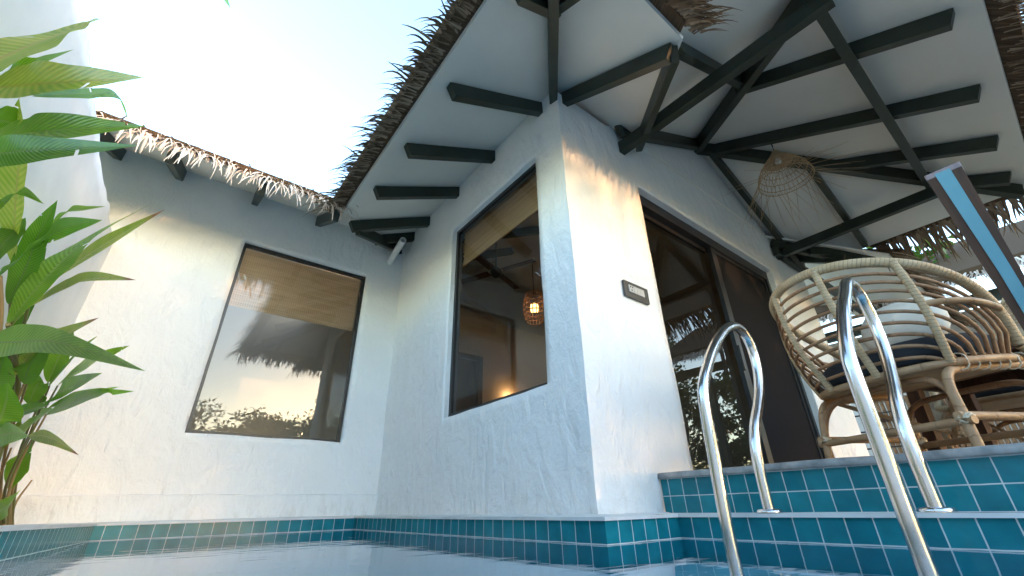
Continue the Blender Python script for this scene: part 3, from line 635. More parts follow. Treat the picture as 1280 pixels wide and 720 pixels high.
# porch eaves
layer([(PW-ov,PSY-ov,zP(PSY-ov)), (PE+ov,PSY-ov,zP(PSY-ov)), (XA+.01,YD,ZA), (XA-.01,YD,ZA)])
layer([(PW-ov*.5,PSY-ov,zQ(PW-ov*.5)), (PW-ov*.5,.34,zQ(PW-ov*.5)), (1.8,YD,zQ(1.8)), (XA,YD,ZA)])
layer([(PE+ov*.7,PSY-ov,zQ(PE+ov*.7)), (PE+ov*.7,.47,zQ(PE+ov*.7)), (3.3,YD,zQ(3.3)), (XA,YD,ZA)])
fringe((PW-.1,PSY-ov,zP(PSY-ov)), (PE+.1,PSY-ov,zP(PSY-ov)), (0,-1,0), .5, 820, (.14,.30), .14, .016, 'thatch', .035, .12, 0, .0, .14)
fringe((PW-.03,PSY-.1,zQ(PW-.03)), (PW-.03,.35,zQ(PW-.03)), (-1,0,0), .5, 200, (.08,.18), .18, .014, 'thatch', .035, .06, 0, .0, .25)
fringe((PE+.05,PSY-.1,zQ(PE+.05)), (PE+.05,.46,zQ(PE+.05)), (1,0,0), .5, 118, (.25,.48), .24, .027, 'thatch', .02, .06, 0, .0, .16, seg=6)
layer([(3.87,.35,zS(.35)), (6.3,.35,zS(.35)), (6.3,1.6,zS(1.6)), (3.87,1.0,zS(1.0))])
fringe((3.85,.36,zS(.36)), (6.3,.36,zS(.36)), (0,-1,0), .5, 260, (.12,.30), .25, .025, 'thatch', .02, .06, 0, .0, .3)
# far wing eave
layer([(-1.7,YV-.02,zL(YV-.02)), (.46,YV-.02,zL(YV-.02)), (1.06,4.0,zL(4.0)), (-1.7,4.0,zL(4.0))], .045)
fringe((-1.7,YV-.015,zL(YV-.015)), (.50,YV-.015,zL(YV-.015)), (0,-1,0), .30, 380, (.09,.30), .42, .0155, 'thatch_pale', .038, .03, -.30, .0, .85, clump=1.5, seg=8)
fringe((-1.7,YV-.0,zL(YV-.0)), (.50,YV-.0,zL(YV-.0)), (0,-1,0), -.1, 230, (.08,.22), .60, .013, 'thatch_pale', .06, .02, .3, .0, .9, clump=.9)
fringe((-1.7,YV-.01,zL(YV-.01)), (.50,YV-.01,zL(YV-.01)), (0,-1,0), -.1, 260, (.06,.14), .5, .012, 'thatch', .06, .03, .1, .0, .9, clump=.9)

# the stub of grey pipe in the corner
dp = MB(); a, b_ = on_y(487,328,2.755), on_y(504,300,2.40)
dp.tube([a, b_], .034, 16, cap=False); dp.tube([b_, a], .0285, 16, cap=False); dp.lathe([(.001,0),(.0285,0)], a.lerp(b_,.35), 16, ((b_-a).normalized().cross(EZ).normalized(), (b_-a).normalized().cross((b_-a).normalized().cross(EZ).normalized()), (b_-a).normalized()))
dd = (b_-a).normalized(); sx_ = dd.cross(EZ).normalized(); sy_ = dd.cross(sx_)
dp.grid([[b_ + (sx_*math.cos(2*PI*k/16)+sy_*math.sin(2*PI*k/16))*r for k in range(16)] for r in (.034,.0285)], None, False, True)
part(dp, 'drain_pipe', MT['white'])
# mortar patch at the eave corner
mp_ = MB()

# interior seen through the glass
im = MB()
im.face([V(XM+.14,YD+.16,ZT), V(3.9,YD+.16,ZT), V(3.9,4.4,ZT), V(XM+.14,4.4,ZT)])
ifl = part(im, 'room_floor', MT['tiling_dark'])
im = MB()
im.face([V(3.9,YD+.15,ZT), V(3.9,4.4,ZT), V(3.9,4.4,2.08), V(3.9,YD+.15,2.08)])
im.face([V(-1.5,4.38,ZT), V(3.9,4.38,ZT), V(3.9,4.38,2.2), V(XA,4.38,2.85), V(XM,4.38,2.85), V(-1.5,4.38,2.85)])
im.face([V(-1.5,YL+.3,ZT), V(-1.5,4.38,ZT), V(-1.5,4.38,1.9), V(-1.5,YL+.3,1.9)])
inner = part(im, 'room_wall', MT['inside'])
im = MB()   # partition with a doorway, seen through the long-wall window
for x0, x1, z0, z1 in ((1.25,1.62,ZT,1.75),(2.28,3.9,ZT,1.75),(1.62,2.28,1.32,1.75)):
    im.box((V(x0,0,z0)+V(x1,0,z1))/2 + EY*3.45*U, ((x1-x0)*U, .08, (z1-z0)*U))
part(im, 'partition_wall', MT['inside'])
im = MB()
for x0, x1, z0, z1 in ((1.60,1.655,ZT,1.34),(2.25,2.30,ZT,1.34),(1.655,2.25,1.29,1.34)):
    im.box((V(x0,0,z0)+V(x1,0,z1))/2 + EY*(3.45*U-.05), ((x1-x0)*U, .05, (z1-z0)*U))
im.box((V(1.655,0,ZT)+V(2.25,0,1.29))/2 + EY*(3.45*U-.01), (.595*U, .03, 1.19*U)); part(im, 'inner_door', MT['darkwood'])
im = MB(); im.face([V(-1.5,YL+.25,ZT),V(XM,YL+.25,ZT),V(XM,4.38,ZT),V(-1.5,4.38,ZT)]); part(im, 'room_floor', MT['tiling_dark'])

# boundary wall on the bed side
bw = MB(); L0, L1 = -6.0, 2.80
ys = [L0 + (L1-L0)*k/150 for k in range(151)]; zs = [-.08 + 1.32*k/26 for k in range(27)]
ztop = lambda y: (1.20 + .075*max(0, min(1, (y-1.0)/1.8)))
def bpt(x, y, f):
    z = -.08 + (ztop(y)+.08)*f; p = V(x, y, z); a = .008 + (.014 if f > .93 else 0)
    return p + Vector((noise.noise(p*3), noise.noise(p*3+Vector((9,2,4))), noise.noise(p*(9 if f > .93 else 3)+Vector((1,8,3)))))*a
bw.grid([[bpt(XB, y, k/26) for y in ys] for k in range(27)] + [[bpt(XB-.10, y, 1) for y in ys], [bpt(XB-.10, y, 0) for y in ys]], None, True)
tag(bw.build('boundary_wall', MT['plaster_smooth']), 'rough white plastered boundary wall standing behind the tall leafy plants', 'wall')

# blinds hang inside the windows
def blind(mb, o, ud, wdt, hgt, n):
    rows = []; uv = []
    m_ = 24
    for j in range(m_+1):
        z = -hgt*j/m_; rows.append([o + ud*(wdt*i/10) + EZ*z + n*(.006*math.sin(j*1.7)+.003) for i in range(11)]); uv.append([(wdt*i/10, hgt*j/m_) for i in range(11)])
    mb.grid(rows, uv, True)
b1 = MB(); blind(b1, V(HL[0]+.015,YL+.085,HL[3]-.0), EX, (HL[1]-HL[0]-.03)*U, .60, Vector((0,1,0)))
o = b1.build('bamboo_blind', MT['bamboo']); tag(o, 'woven bamboo blind half lowered behind the left window glass', 'blind')
b1 = MB(); blind(b1, V(XM+.075,HM[0]+.012,HM[3]-.0), EY, (HM[1]-HM[0]-.024)*U, .345, Vector((1,0,0)))
b1.box(V(XM+.075,(HM[0]+HM[1])/2,HM[3])-EZ*.36, (.014,(HM[1]-HM[0]-.03)*U,.03))
o = b1.build('bamboo_blind', MT['bamboo']); tag(o, 'woven bamboo blind with thick bottom hem behind the middle window glass', 'blind')

# room lamp, fan, sconce
lp = empty('rattan_pendant_lamp', V(2.0,2.257,1.37)); tag(lp, 'glowing barrel shaped rattan lamp hanging inside the middle window', 'lamp')
mb = MB(); r0, hh = .13, .34
for k in range(18):
    a = 2*PI*k/18; mb.tube([Vector((r0*(.62+.38*math.sin(PI*(.12+.76*q/6)))*math.cos(a), r0*(.62+.38*math.sin(PI*(.12+.76*q/6)))*math.sin(a), hh/2-hh*q/6)) for q in range(7)], .005, 5)
for q in range(7):
    rr = r0*(.62+.38*math.sin(PI*(.12+.76*q/6))); mb.tube([Vector((rr*math.cos(2*PI*k/20), rr*math.sin(2*PI*k/20), hh/2-hh*q/6)) for k in range(20)], .007, 5, True)
mb.build('lamp_shade', MT['fibre'], lp)
mb = MB(); mb.lathe([(.001,.07),(.04,.05),(.05,0),(.04,-.05),(.001,-.07)], (0,0,0), 14); mb.build('bulb', MT['bulb_lit'], lp)
mb = MB(); mb.tube([Vector((0,0,hh/2-.02)), Vector((0,0,.62))], .005, 6); mb.build('cord', MT['black'], lp)
li = bpy.data.lights.new('room_lamp_light', 'POINT'); li.energy = 2.5; li.color = (1,.62,.30); li.shadow_soft_size = .05; lo = bpy.data.objects.new('room_lamp_light', li); COL.objects.link(lo); lo.location = V(2.0,2.257,1.37)
fn = empty('ceiling_fan', V(2.05,2.83,1.97)); tag(fn, 'ceiling fan with wooden blades in the dim room behind the middle window', 'fan')
mb = MB(); mb.tube([Vector((0,0,.02)), Vector((0,0,.52))], .012, 8); mb.build('fan_rod', MT['black'], fn)
mb = MB(); mb.lathe([(.001,.05),(.07,.04),(.085,0),(.07,-.05),(.03,-.09),(.001,-.1)], (0,0,0), 16); mb.build('motor', MT['black'], fn)
for k in range(4):
    a = k*PI/2+.4; d = Vector((math.cos(a), math.sin(a), 0)); s_ = Vector((-d.y, d.x, .15)).normalized(); mb = MB(); mb.box(d*.36, (.5,.11,.008), (d, s_, d.cross(s_))); mb.build('fan_blade', MT['darkwood'], fn)
sn = empty('wall_sconce', V(2.62,3.40,.96)); tag(sn, 'small lit half bowl wall sconce on the inside wall seen through the middle window', 'lamp')
mb = MB(); mb.grid([[Vector((.10*r*math.cos(PI+PI*k/14), .10*r*math.sin(PI+PI*k/14), -.09*(1-r**2))) for k in range(15)] for r in (.02,.35,.65,.85,1)], None, True); mb.build('bowl', MT['ivory'], sn)
mb = MB(); mb.lathe([(.001,.02),(.02,.0),(.001,-.02)], (0,-.04,-.035), 8); mb.build('bulb', MT['bulb_lit'], sn)
li = bpy.data.lights.new('sconce_light', 'POINT'); li.energy = .22; li.color = (1,.55,.22); li.shadow_soft_size = .02; lo = bpy.data.objects.new('sconce_light', li); COL.objects.link(lo); lo.location = V(2.62,3.40,.96)+Vector((0,-.05,.03))

# switch panel on the door wall
sp_ = empty('switch_panel', V(1.485,YD-.002,.838)); tag(sp_, 'dark switch and socket plate on the white wall beside the sliding door', 'switch')
mb = MB(); mb.box((0,-.007,0), (.255,.018,.115)); mb.build('plate', MT['plate'], sp_, bevel=.004)
for x, w_ in ((-.062,.05),(-.018,.03),(.014,.03),(.052,.042)):
    mb = MB(); mb.box((x,-.018,.004), (w_,.008,.052)); mb.build('switch' if x > -.05 else 'socket', MT['ivory'], sp_, bevel=.002)
mb = MB()
for x, z in ((-.072,.016),(-.052,.016),(-.062,-.006)): mb.box((x,-.0225,z), (.006,.004,.01))
mb.build('socket_hole', MT['black'], sp_)

# ------------------------------------------------------------------ pool hand rails
def hand_rail(y, label, dx=0, dzz=0):
    root = empty('pool_hand_rail', V(1.34,y,-.025)); tag(root, label, 'hand rail')
    loc = Vector(root.location)
    pts = [(1.102,-.42),(1.102,-.13),(1.104,-.02),(1.112,.10),(1.122,.22),(1.138,.285),(1.185,.35),(1.255,.425),(1.335,.49),(1.40,.525+dzz),(1.455,.535+dzz),(1.50,.515+dzz),(1.522,.465),(1.518,.40),(1.488,.33),(1.44,.265),(1.392,.21),(1.358,.15),(1.345,.09),(1.34,.03),(1.338,-.026)]
    mb = MB(); mb.tube(smooth_path([V(x+dx,y,z)-loc for x, z in pts], 5), .0228, 20); mb.build('rail_tube', MT['steel'], root)
    mb = MB(); mb.lathe([(.0,.002),(.0,.014),(.035,.014),(.046,.011),(.05,.004),(.05,0)], V(1.338,y,-.0245)-loc, 28); mb.build('base_flange', MT['steel'], root)
    return root
hand_rail(.60, 'polished steel pool hand rail in front of the sliding door glass')
hand_rail(.257, 'polished steel pool hand rail in front of the rattan chair', 0, .018)

# ------------------------------------------------------------------ rattan chair
def make_chair():
    root = empty('rattan_chair', (0,0,0))
    a, b, h0, h1, pw, y0, thm, lean = .413, .43, .44, .445, .498, -.051, 2.106, .03
    def rim(t):
        c = max(0, math.cos(t*PI/2/thm)); return Vector((a*math.sin(t), y0-b*math.cos(t)-lean*c, h0+h1*c**pw))
    sz = lambda y: .345 + .085*(y+.33)
    def seat(t):   # t: angle from the back; rounded square
        s, c = math.sin(t), math.cos(t); q = (abs(s)**2.6+abs(c)**2.6)**(-1/2.6)
        x, y = .355*q*s, -.02-.335*q*c; return Vector((x, y, sz(y)))
    n = 60
    mb = MB(); mb.tube([rim(-thm+2*thm*k/n) for k in range(n+1)], .0235, 12); mb.build('back_rim', MT['wrap'], root)
    mb = MB(); mb.tube([seat(2*PI*k/72) for k in range(72)], .018, 10, True); mb.build('seat_frame', MT['cane_pale'], root)
    # the front ends of the rim drop to the seat frame
    for s in (-1, 1):
        mb = MB(); mb.tube(smooth_path([rim(s*thm), rim(s*thm)*.6+seat(s*2.25)*.4+Vector((s*.02,.02,-.01)), seat(s*2.3)], 6), .021, 10); mb.build('arm_front', MT['wrap'], root)
    def lerp(t, s):
        p = seat(t).lerp(rim(t), s); bul = .035*math.sin(PI*s); return p + Vector((math.sin(t)*bul, -math.cos(t)*bul, 0))
    levels = [.10,.20,.30,.40,.50,.60,.70,.79,.88]
    for s in levels:
        tk = thm*(.42+.53*s); m_ = 46; pts = []
        for k in range(m_+1):
            t = tk*math.sin(-PI/2 + PI*k/m_) if False else -tk + 2*tk*k/m_
            q = abs(t/tk); f = (max(0, 1-q**5))**(1/1.7)
            pts.append(lerp(t, s*f))
        mb = MB(); mb.tube(pts, .0085, 8); mb.build('cane', MT['cane'], root)
    for t in (-1.02,-.34,.34,1.02):
        for dt in (0,):
            m_ = 14; mb = MB(); mb.tube([lerp(t, k/m_)+Vector((math.sin(t),-math.cos(t),0))*.012 for k in range(m_+1)], .0165, 10); mb.build('back_slat', MT['wrap'], root)
    # arm rails
    for s in (-1, 1):
        mb = MB(); mb.tube([lerp(s*(1.02+.75*k/10), .52+.16*k/10) + Vector((s*.014,0,0)) for k in range(11)], .0145, 8); mb.build('arm_rail', MT['cane_pale'], root)
    # woven base under the cushion
    mb = MB(); rows = []
    for q in (0,.35,.7,1): rows.append([Vector((seat(2*PI*k/40).x*q*.97, -.02+(seat(2*PI*k/40).y+.02)*q*.97, sz(-.02+(seat(2*PI*k/40).y+.02)*q)-.012)) for k in range(40)])
    mb.grid(rows, [[(k/40*24, q*.3) for k in range(41)] for q in (0,.35,.7,1)], True, True); mb.build('woven_base', MT['wrap'], root)
    # cushion
    mb = MB(); rows = []
    for r_, z in ((0,.012),(.6,.012),(.88,.016),(.955,.032),(.97,.07),(.95,.108),(.87,.132),(.6,.144),(0,.147)):
        rows.append([Vector((seat(2*PI*k/48).x*r_*.97, -.02+(seat(2*PI*k/48).y+.02)*r_*.97, sz(-.02+(seat(2*PI*k/48).y+.02)*r_)+.004+z)) for k in range(48)])
    mb.grid(rows, None, True, True); mb.build('seat_cushion', MT['navy'], root)
    # under frame: two side loops, stretchers and lashings
    for s in (-1, 1):
        mb = MB(); mb.tube(smooth_path([(s*.345,-.30,0),(s*.335,-.285,.14),(s*.325,-.27,.25),(s*.318,-.235,.312),(s*.315,-.17,.333),(s*.315,0,.348),(s*.318,.17,.362),(s*.325,.245,.348),(s*.335,.285,.28),(s*.345,.31,.14),(s*.352,.325,0)], 5), .0185, 10)
        mb.build('leg', MT['cane_pale'], root)
    for y, zz in ((-.285,.30),(.285,.33)):
        mb = MB(); mb.tube(smooth_path([(-.338,y,.02),(-.335,y,.13),(-.31,y+(.02 if y < 0 else -.02),.24),(-.24,y+(.03 if y < 0 else -.03),.302),(-.12,y+(.03 if y < 0 else -.03),.318),(.12,y+(.03 if y < 0 else -.03),.318),(.24,y+(.03 if y < 0 else -.03),.302),(.31,y+(.02 if y < 0 else -.02),.24),(.335,y,.13),(.338,y,.02)], 5), .0145, 8)
        mb.build('leg_brace', MT['cane'], root)
    for p, q in (((-.37,-.292,.115),(.37,-.292,.115)), ((-.37,.30,.105),(.37,.30,.105)), ((-.338,-.32,.135),(-.338,.34,.135)), ((.338,-.32,.135),(.338,.34,.135))):
        mb = MB(); mb.tube([Vector(p).lerp(Vector(q), k/6) for k in range(7)], .0165, 10); mb.build('stretcher', MT['cane_pale'], root)
    for s in (-1, 1):
        mb = MB(); mb.tube(smooth_path([(s*.31,-.20,.33),(s*.20,-.10,.25),(s*.05,.05,.15),(s*-.02,.12,.112)], 5), .011, 8); mb.build('cross_brace', MT['cane_pale'], root)
    for sx in (-1, 1):
        for sy, yy in ((-1,-.289),(1,.303)):
            mb = MB(); c = Vector((sx*.338, yy, .125))
            for k in range(5):
                ax = Vector((random.uniform(-.6,.6), random.uniform(-.6,.6), 1)).normalized(); u_ = ax.cross(Vector((1,.3,.2))).normalized(); w_ = ax.cross(u_)
                mb.tube([c + ax*random.uniform(-.014,.014) + (u_*math.cos(2*PI*j/14)+w_*math.sin(2*PI*j/14))*.0265 for j in range(14)], .0045, 5, True)
            mb.build('lashing', MT['lash'], root)
    # little wraps along the seat side rails
    for s in (-1, 1):
        mb = MB()
        for k in range(7):
            y = -.17+.055*k; c = Vector((s*.335, y, .352+.085*(y+.3)*.5)); mb.tube([c + Vector((math.cos(2*PI*j/12)*.028, .006*math.sin(j*1.3), math.sin(2*PI*j/12)*.036)) for j in range(12)], .003, 5, True)
        mb.build('lashing', MT['lash'], root)
    return root
def copy_tree(o, parent=None):
    c = o.copy(); COL.objects.link(c); c.parent = parent
    if parent is not None: c.matrix_parent_inverse = o.matrix_parent_inverse.copy()
    for ch in list(o.children): copy_tree(ch, c)
    return c
FLZ = ZT*U + .003
chair = make_chair(); chair.location = (2.869, .430, FLZ); chair.rotation_euler.z = -.495 - PI/2
tag(chair, 'rattan tub chair with dark cushion close behind the steel hand rail', 'chair', 'rattan chairs on the terrace')
ch2 = copy_tree(chair); ch2.location = (4.35, .18, FLZ); ch2.rotation_euler.z = PI/2 - .25
tag(ch2, 'rattan chair on the far side of the dark wooden table', 'chair', 'rattan chairs on the terrace')

plw = MB(); rows = []
for q in range(9):
    ph = -PI/2+PI*q/8; cz, rr = math.sin(ph), max(.02, math.cos(ph)**.55)
    rows.append([Vector((math.copysign(abs(math.cos(2*PI*k/28))**.75, math.cos(2*PI*k/28))*.20*rr, cz*.075, math.copysign(abs(math.sin(2*PI*k/28))**.75, math.sin(2*PI*k/28))*.15*rr)) for k in range(28)])
plw.grid(rows, None, True, True)
po = plw.build('pillow', MT['pillow']); po.location = (3.02,.40,FLZ+.685); po.rotation_euler = (-.35,0,-.495-PI/2+.25); tag(po, 'cream rounded pillow resting on the dark seat cushion of the rattan chair', 'pillow')
# dark wooden table between the chairs
tb = empty('wooden_table', (3.55,.12,FLZ)); tag(tb, 'low dark brown wooden table on the terrace between the rattan chairs', 'table')
tb.rotation_euler.z = -.3
mb = MB(); mb.box((0,0,.52), (.60,.80,.04)); mb.build('table_top', MT['darkwood'], tb, bevel=.004)
mb = MB()
for x, y, sx, sy in ((-.25,0,.03,.66),(.25,0,.03,.66),(0,-.34,.47,.03),(0,.34,.47,.03)): mb.box((x,y,.46), (sx,sy,.078))
mb.build('apron', MT['darkwood'], tb)
for x in (-.255,.255):
    for y in (-.345,.345): mb = MB(); mb.beam((x*1.05,y*1.05,0), (x,y,.50), .06, .06, EX, False); mb.build('leg', MT['darkwood'], tb, bevel=.003)

# the tapered wooden post with the blue strip
pt = empty('wooden_post', V(1.62,-.026,ZT)); tag(pt, 'tapered dark brown wooden post with a blue strip down its face', 'post')
pl = Vector(pt.location)
mb = MB(); xf = 1.60; dpt = .06
def post_ring(z, yc, w_, d_): return [V(xf, yc+w_/2, z)-pl, V(xf, yc-w_/2, z)-pl, V(xf+d_, yc-w_/2, z)-pl, V(xf+d_, yc+w_/2, z)-pl]
lv = [(.10,-.020,.040,.045),(.30,-.022,.046,.048),(.52,-.0235,.056,.052),(.70,-.0250,.067,.055),(.845,-.0255,.077,.058)]
for i in range(len(lv)-1):
    A, B = post_ring(*lv[i]), post_ring(*lv[i+1])
    for k in range(4): j = (k+1) % 4; mb.face([A[k], A[j], B[j], B[k]])
mb.face(post_ring(*lv[0])); mb.build('post_shaft', MT['darkwood'], pt)
mb = MB(); A = post_ring(.8455,-.0255,.079,.060); B = post_ring(.866,-.0255,.079,.060)
A = [A[0]-EX*.002, A[1]-EX*.002, A[2], A[3]]; B = [B[0]+EX*.004, B[1]+EX*.004, B[2], B[3]]
for k in range(4): j = (k+1) % 4; mb.face([A[k], A[j], B[j], B[k]])
mb.face(A); mb.face(B); mb.build('post_cap', MT['capwood'], pt, bevel=.004)
mb = MB()
ys_ = [(.102,-.020,.018),(.52,-.027,.024),(.853,-.0245,.034)]
for i in range(2):
    (z0,y0,w0),(z1,y1,w1) = ys_[i], ys_[i+1]
    f0 = [V(xf,y0+w0/2,z0)-pl, V(xf,y0-w0/2,z0)-pl]; f1 = [V(xf,y1+w1/2,z1)-pl, V(xf,y1-w1/2,z1)-pl]; k_ = EX*-.006
    mb.face([f0[0]+k_, f0[1]+k_, f1[1]+k_, f1[0]+k_]); mb.face([f0[0], f0[0]+k_, f1[0]+k_, f1[0]]); mb.face([f0[1]+k_, f0[1], f1[1], f1[1]+k_])
    if i == 1: mb.face([f1[0]+k_, f1[1]+k_, f1[1], f1[0]])
mb.build('blue_strip', MT['bluepaint'], pt)

# ------------------------------------------------------------------ straw pendant over the terrace
def straw_lamp(loc, label, sc=1.0, cordlen=.16, fibres=46):
    root = empty('straw_pendant_lamp', loc); tag(root, label, 'lamp')
    root.scale = (sc,)*3
    prof = [(.022,0),(.035,-.02),(.06,-.055),(.095,-.10),(.135,-.15),(.175,-.205),(.205,-.26),(.225,-.32),(.232,-.36)]
    mb = MB()
    for r, z in [(p[0], p[1]) for p in prof[3:]]: mb.tube([Vector((r*math.cos(2*PI*k/32), r*math.sin(2*PI*k/32), z+random.gauss(0,.002))) for k in range(32)], .0042, 5, True)
    for k in range(34):
        a0 = 2*PI*k/34
        for sg in (-1, 1): mb.tube([Vector((r*math.cos(a0+sg*.055*i), r*math.sin(a0+sg*.055*i), z)) for i, (r, z) in enumerate(prof)], .0019, 4)
    mb.build('woven_cage', MT['fibre'], root)
    mb = MB(); mb.lathe([(.012,.012),(.024,.004),(.036,-.02),(.062,-.055),(.098,-.102),(.125,-.135)], (0,0,0), 28); mb.build('woven_cap', MT['fibre'], root)
    mb = MB()
    for k in range(fibres):
        a0 = 2*PI*k/fibres + random.gauss(0,.05); sg = random.choice((-1,1)); L_ = random.uniform(.26,.50); wind = random.uniform(-.2,.2)
        o_ = Vector((.228*math.cos(a0), .228*math.sin(a0), -.345)); d_ = Vector((math.cos(a0+sg*.7)*.55, math.sin(a0+sg*.7)*.55, -.85+.15*random.random()))
        if -2.3 < a0-2*PI < -.9 or random.random() < .15: d_ = Vector((math.cos(a0)*1.0, math.sin(a0)*1.0, -.35))
        d_.normalize(); mb.tube([o_ + d_*(L_*q/4) + Vector((0,0,-.03*(q/4)**2)) for q in range(5)], [.0024,.0022,.002,.0016,.0011], 4)
    mb.build('loose_fibres', MT['fibre'], root)
    mb = MB(); mb.lathe([(.001,-.07),(.02,-.075),(.032,-.10),(.03,-.13),(.015,-.15),(.001,-.155)], (0,0,0), 14); mb.build('bulb', MT['bulb_off'], root)
    mb = MB(); mb.tube(smooth_path([(0,0,.0),(0.0,0,.05),(.004,0,.075)], 4), .003, 6); mb.tube(smooth_path([(.004,0,.07),(.02,.0,.085),(.012,0,.11),(-.008,0,.115),(-.01,0,.09),(.004,0,.07)], 4), .0035, 6); mb.tube([(.0,0,.11),(-.004,0,cordlen)], .0035, 6)
    mb.build('hook', MT['black'], root)
    return root
straw_lamp(V(2.68,.573,2.05), 'straw cone lampshade with loose fibres hanging from a dark porch rafter')

# ------------------------------------------------------------------ heliconia plants
def leaf_mesh(mb, pts, width, face, fold=.22, tip=1.0, wave=.035, droopy=0, n=84, tears=0):
    """blade along pts; face is the way its upper side looks"""
    sp = smooth_path(pts, max(4, n//(len(pts)-1))); n = len(sp)-1; rows = []; uv = []; ph = random.uniform(0,9)
    for i, p in enumerate(sp):
        t_ = i/n; tg = (sp[min(n,i+1)]-sp[max(0,i-1)]).normalized(); fc = Vector(face) - tg*Vector(face).dot(tg); fc.normalize(); sd = tg.cross(fc).normalized()
        prof = (min(1, t_/.34)**.62)*(1 if t_ < .42 else max(0, 1-((t_-.42)/.58)**1.9)**1.05); prof = max(.008, prof)
        if t_ > .85: prof *= 1
        w_ = width/2*prof; row = []; ru = []
        for k in range(9):
            c = (k-4)/4; z = abs(c)*fold*w_ + math.sin(t_*23+ph+c*2)*wave*w_*abs(c) - droopy*(c*c)*w_
            row.append(p + sd*(c*w_*(1-.06*abs(c))) + fc*z); ru.append((c, t_))
        rows.append(row); uv.append(ru)
    f0 = len(mb.f); mb.grid(rows, uv, True)
    # wind tears: narrow slits from the margin inwards
    drop = set()
    for q in range(tears):
        i = random.randrange(int(n*.35), int(n*.93)); side = random.choice((0, 1)); dep = random.choice((1, 1, 2, 3))
        for k in range(dep): drop.add(f0 + i*8 + (k if side else 7-k))
    for k in sorted(drop, reverse=True): del mb.f[k], mb.uv[k], mb.sm[k]
def heliconia(name, label, base, stems, leaves):
    root = empty(name, base); tag(root, label, 'plant', 'tall leafy plants in the poolside bed'); b0 = Vector(base)
    for pts, r, m_ in stems:
        mb = MB(); sp = smooth_path(pts, 6); mb.tube([p-b0 for p in sp], [r*(1-.55*i/(len(sp)-1)) for i in range(len(sp))], 7); mb.build('stem', MT[m_], root)
    for pts, w_, face, m_, fold in leaves:
        mb = MB(); leaf_mesh(mb, [p-b0 for p in pts], w_, face, fold, tears=random.choice((0,1,2,3)) if w_ > .09 else random.choice((0,0,1))); mb.build('leaf', MT[m_], root)
    return root
def LP(px, X):
    out = []
    for i, (x, y) in enumerate(px):
        p = on_x(x, y, X[i]); out.append(p if 0 < p.y < 2.52*U else on_y(x, y, 2.52-.02*i))   # stay in front of the far wall
    return out
CAMF = -fw
def fc(dx=0, dy=0, dz_=0): return (-fw + Vector((dx, dy, dz_))).normalized()
# near plant: the big blades across the top
near_l = [
 (LP([(-70,120),(0,74),(66,46),(131,22)], [-.36,-.35,-.335,-.32]), .28, fc(0,0,.1), 'leaf_yellow', .12),
 (LP([(-70,150),(-5,100),(40,85),(92,62)], [-.40,-.39,-.38,-.37]), .10, fc(0,0,-.6), 'leaf', .2),
 (LP([(-70,128),(0,110),(80,103),(181,97)], [-.36,-.345,-.33,-.31]), .15, fc(0,0,-.1), 'leaf_yellow', .2),
 (LP([(40,120),(110,117),(148,120),(161,152)], [-.34,-.33,-.32,-.315]), .034, fc(0,0,-.5), 'leaf', .2),
 (LP([(-60,195),(0,176),(70,163),(182,158)], [-.33,-.32,-.31,-.295]), .14, fc(0,0,0), 'leaf', .2),
 (LP([(-60,200),(0,192),(70,186),(172,182)], [-.30,-.29,-.285,-.28]), .075, fc(0,0,-.3), 'leaf_dark', .25),
 (LP([(150,-190),(215,-110),(262,-40),(288,10)], [-.28,-.26,-.24,-.23]), .085, fc(0,0,.3), 'leaf_dark', .25),
 (LP([(-40,150),(-5,150),(18,155),(30,163)], [-.40,-.395,-.39,-.385]), .10, fc(0,0,.2), 'leaf', .2),
]
nb = V(-.36,.78,-.03)
near_s = [([nb, nb+V(-.01,.02,.35), on_x(-70,330,-.37), on_x(-60,140,-.36)], .02, 'stem'), ([nb+V(.03,.1,0), nb+V(.02,.1,.4), on_x(-60,195,-.33)], .018, 'stem'),
          ([nb+V(.05,-.1,0), nb+V(.05,-.2,.8), V(-.30,.45,1.55), on_x(150,-190,-.28)], .018, 'stem')]
heliconia('heliconia_plant', 'tallest plant, its huge ribbed leaves crossing the top left corner', nb, near_s, near_l)
# middle plant: upright folded blade, the long arching one and the torn bract
mid_l = [
 (LP([(16,330),(20,250),(26,180),(24,122)], [-.395,-.39,-.385,-.385]), .115, fc(.1,0,0), 'leaf_yellow', .35),
 (LP([(-30,350),(0,310),(18,290),(32,272)], [-.40,-.395,-.39,-.385]), .12, fc(0,0,.2), 'leaf', .15),
 (LP([(10,380),(30,340),(50,290),(72,250)], [-.37,-.365,-.36,-.355]), .085, fc(.3,0,0), 'leaf_dark', .2),
 (LP([(0,345),(30,318),(80,285),(128,275)], [-.35,-.345,-.335,-.33]), .10, fc(0,0,-.3), 'leaf_dark', .1),
 (LP([(10,405),(55,350),(110,300),(190,254)], [-.33,-.32,-.305,-.285]), .115, fc(.15,0,.25), 'leaf', .12),
 (LP([(15,408),(70,350),(130,306),(206,262)], [-.34,-.335,-.32,-.30]), .12, fc(0,0,-.15), 'leaf_torn', .18),
 (LP([(35,385),(80,362),(120,348),(170,350)], [-.32,-.315,-.31,-.30]), .075, fc(0,0,.3), 'leaf_torn', .6),
 (LP([(20,420),(30,380),(40,350),(58,310)], [-.36,-.36,-.36,-.36]), .085, fc(.2,0,0), 'leaf_dark', .2),
 (LP([(-20,430),(20,428),(90,432),(182,464)], [-.27,-.262,-.25,-.23]), .105, fc(0,0,.35), 'leaf_dark', .28),
 (LP([(0,262),(10,250),(30,240),(55,255)], [-.36,-.36,-.36,-.36]), .04, fc(0,0,.3), 'leaf', .3),
 (LP([(60,290),(85,265),(110,262),(132,258)], [-.37,-.365,-.365,-.36]), .04, fc(0,0,.3), 'leaf', .5),
]
mbs = V(-.345,1.75,-.03)
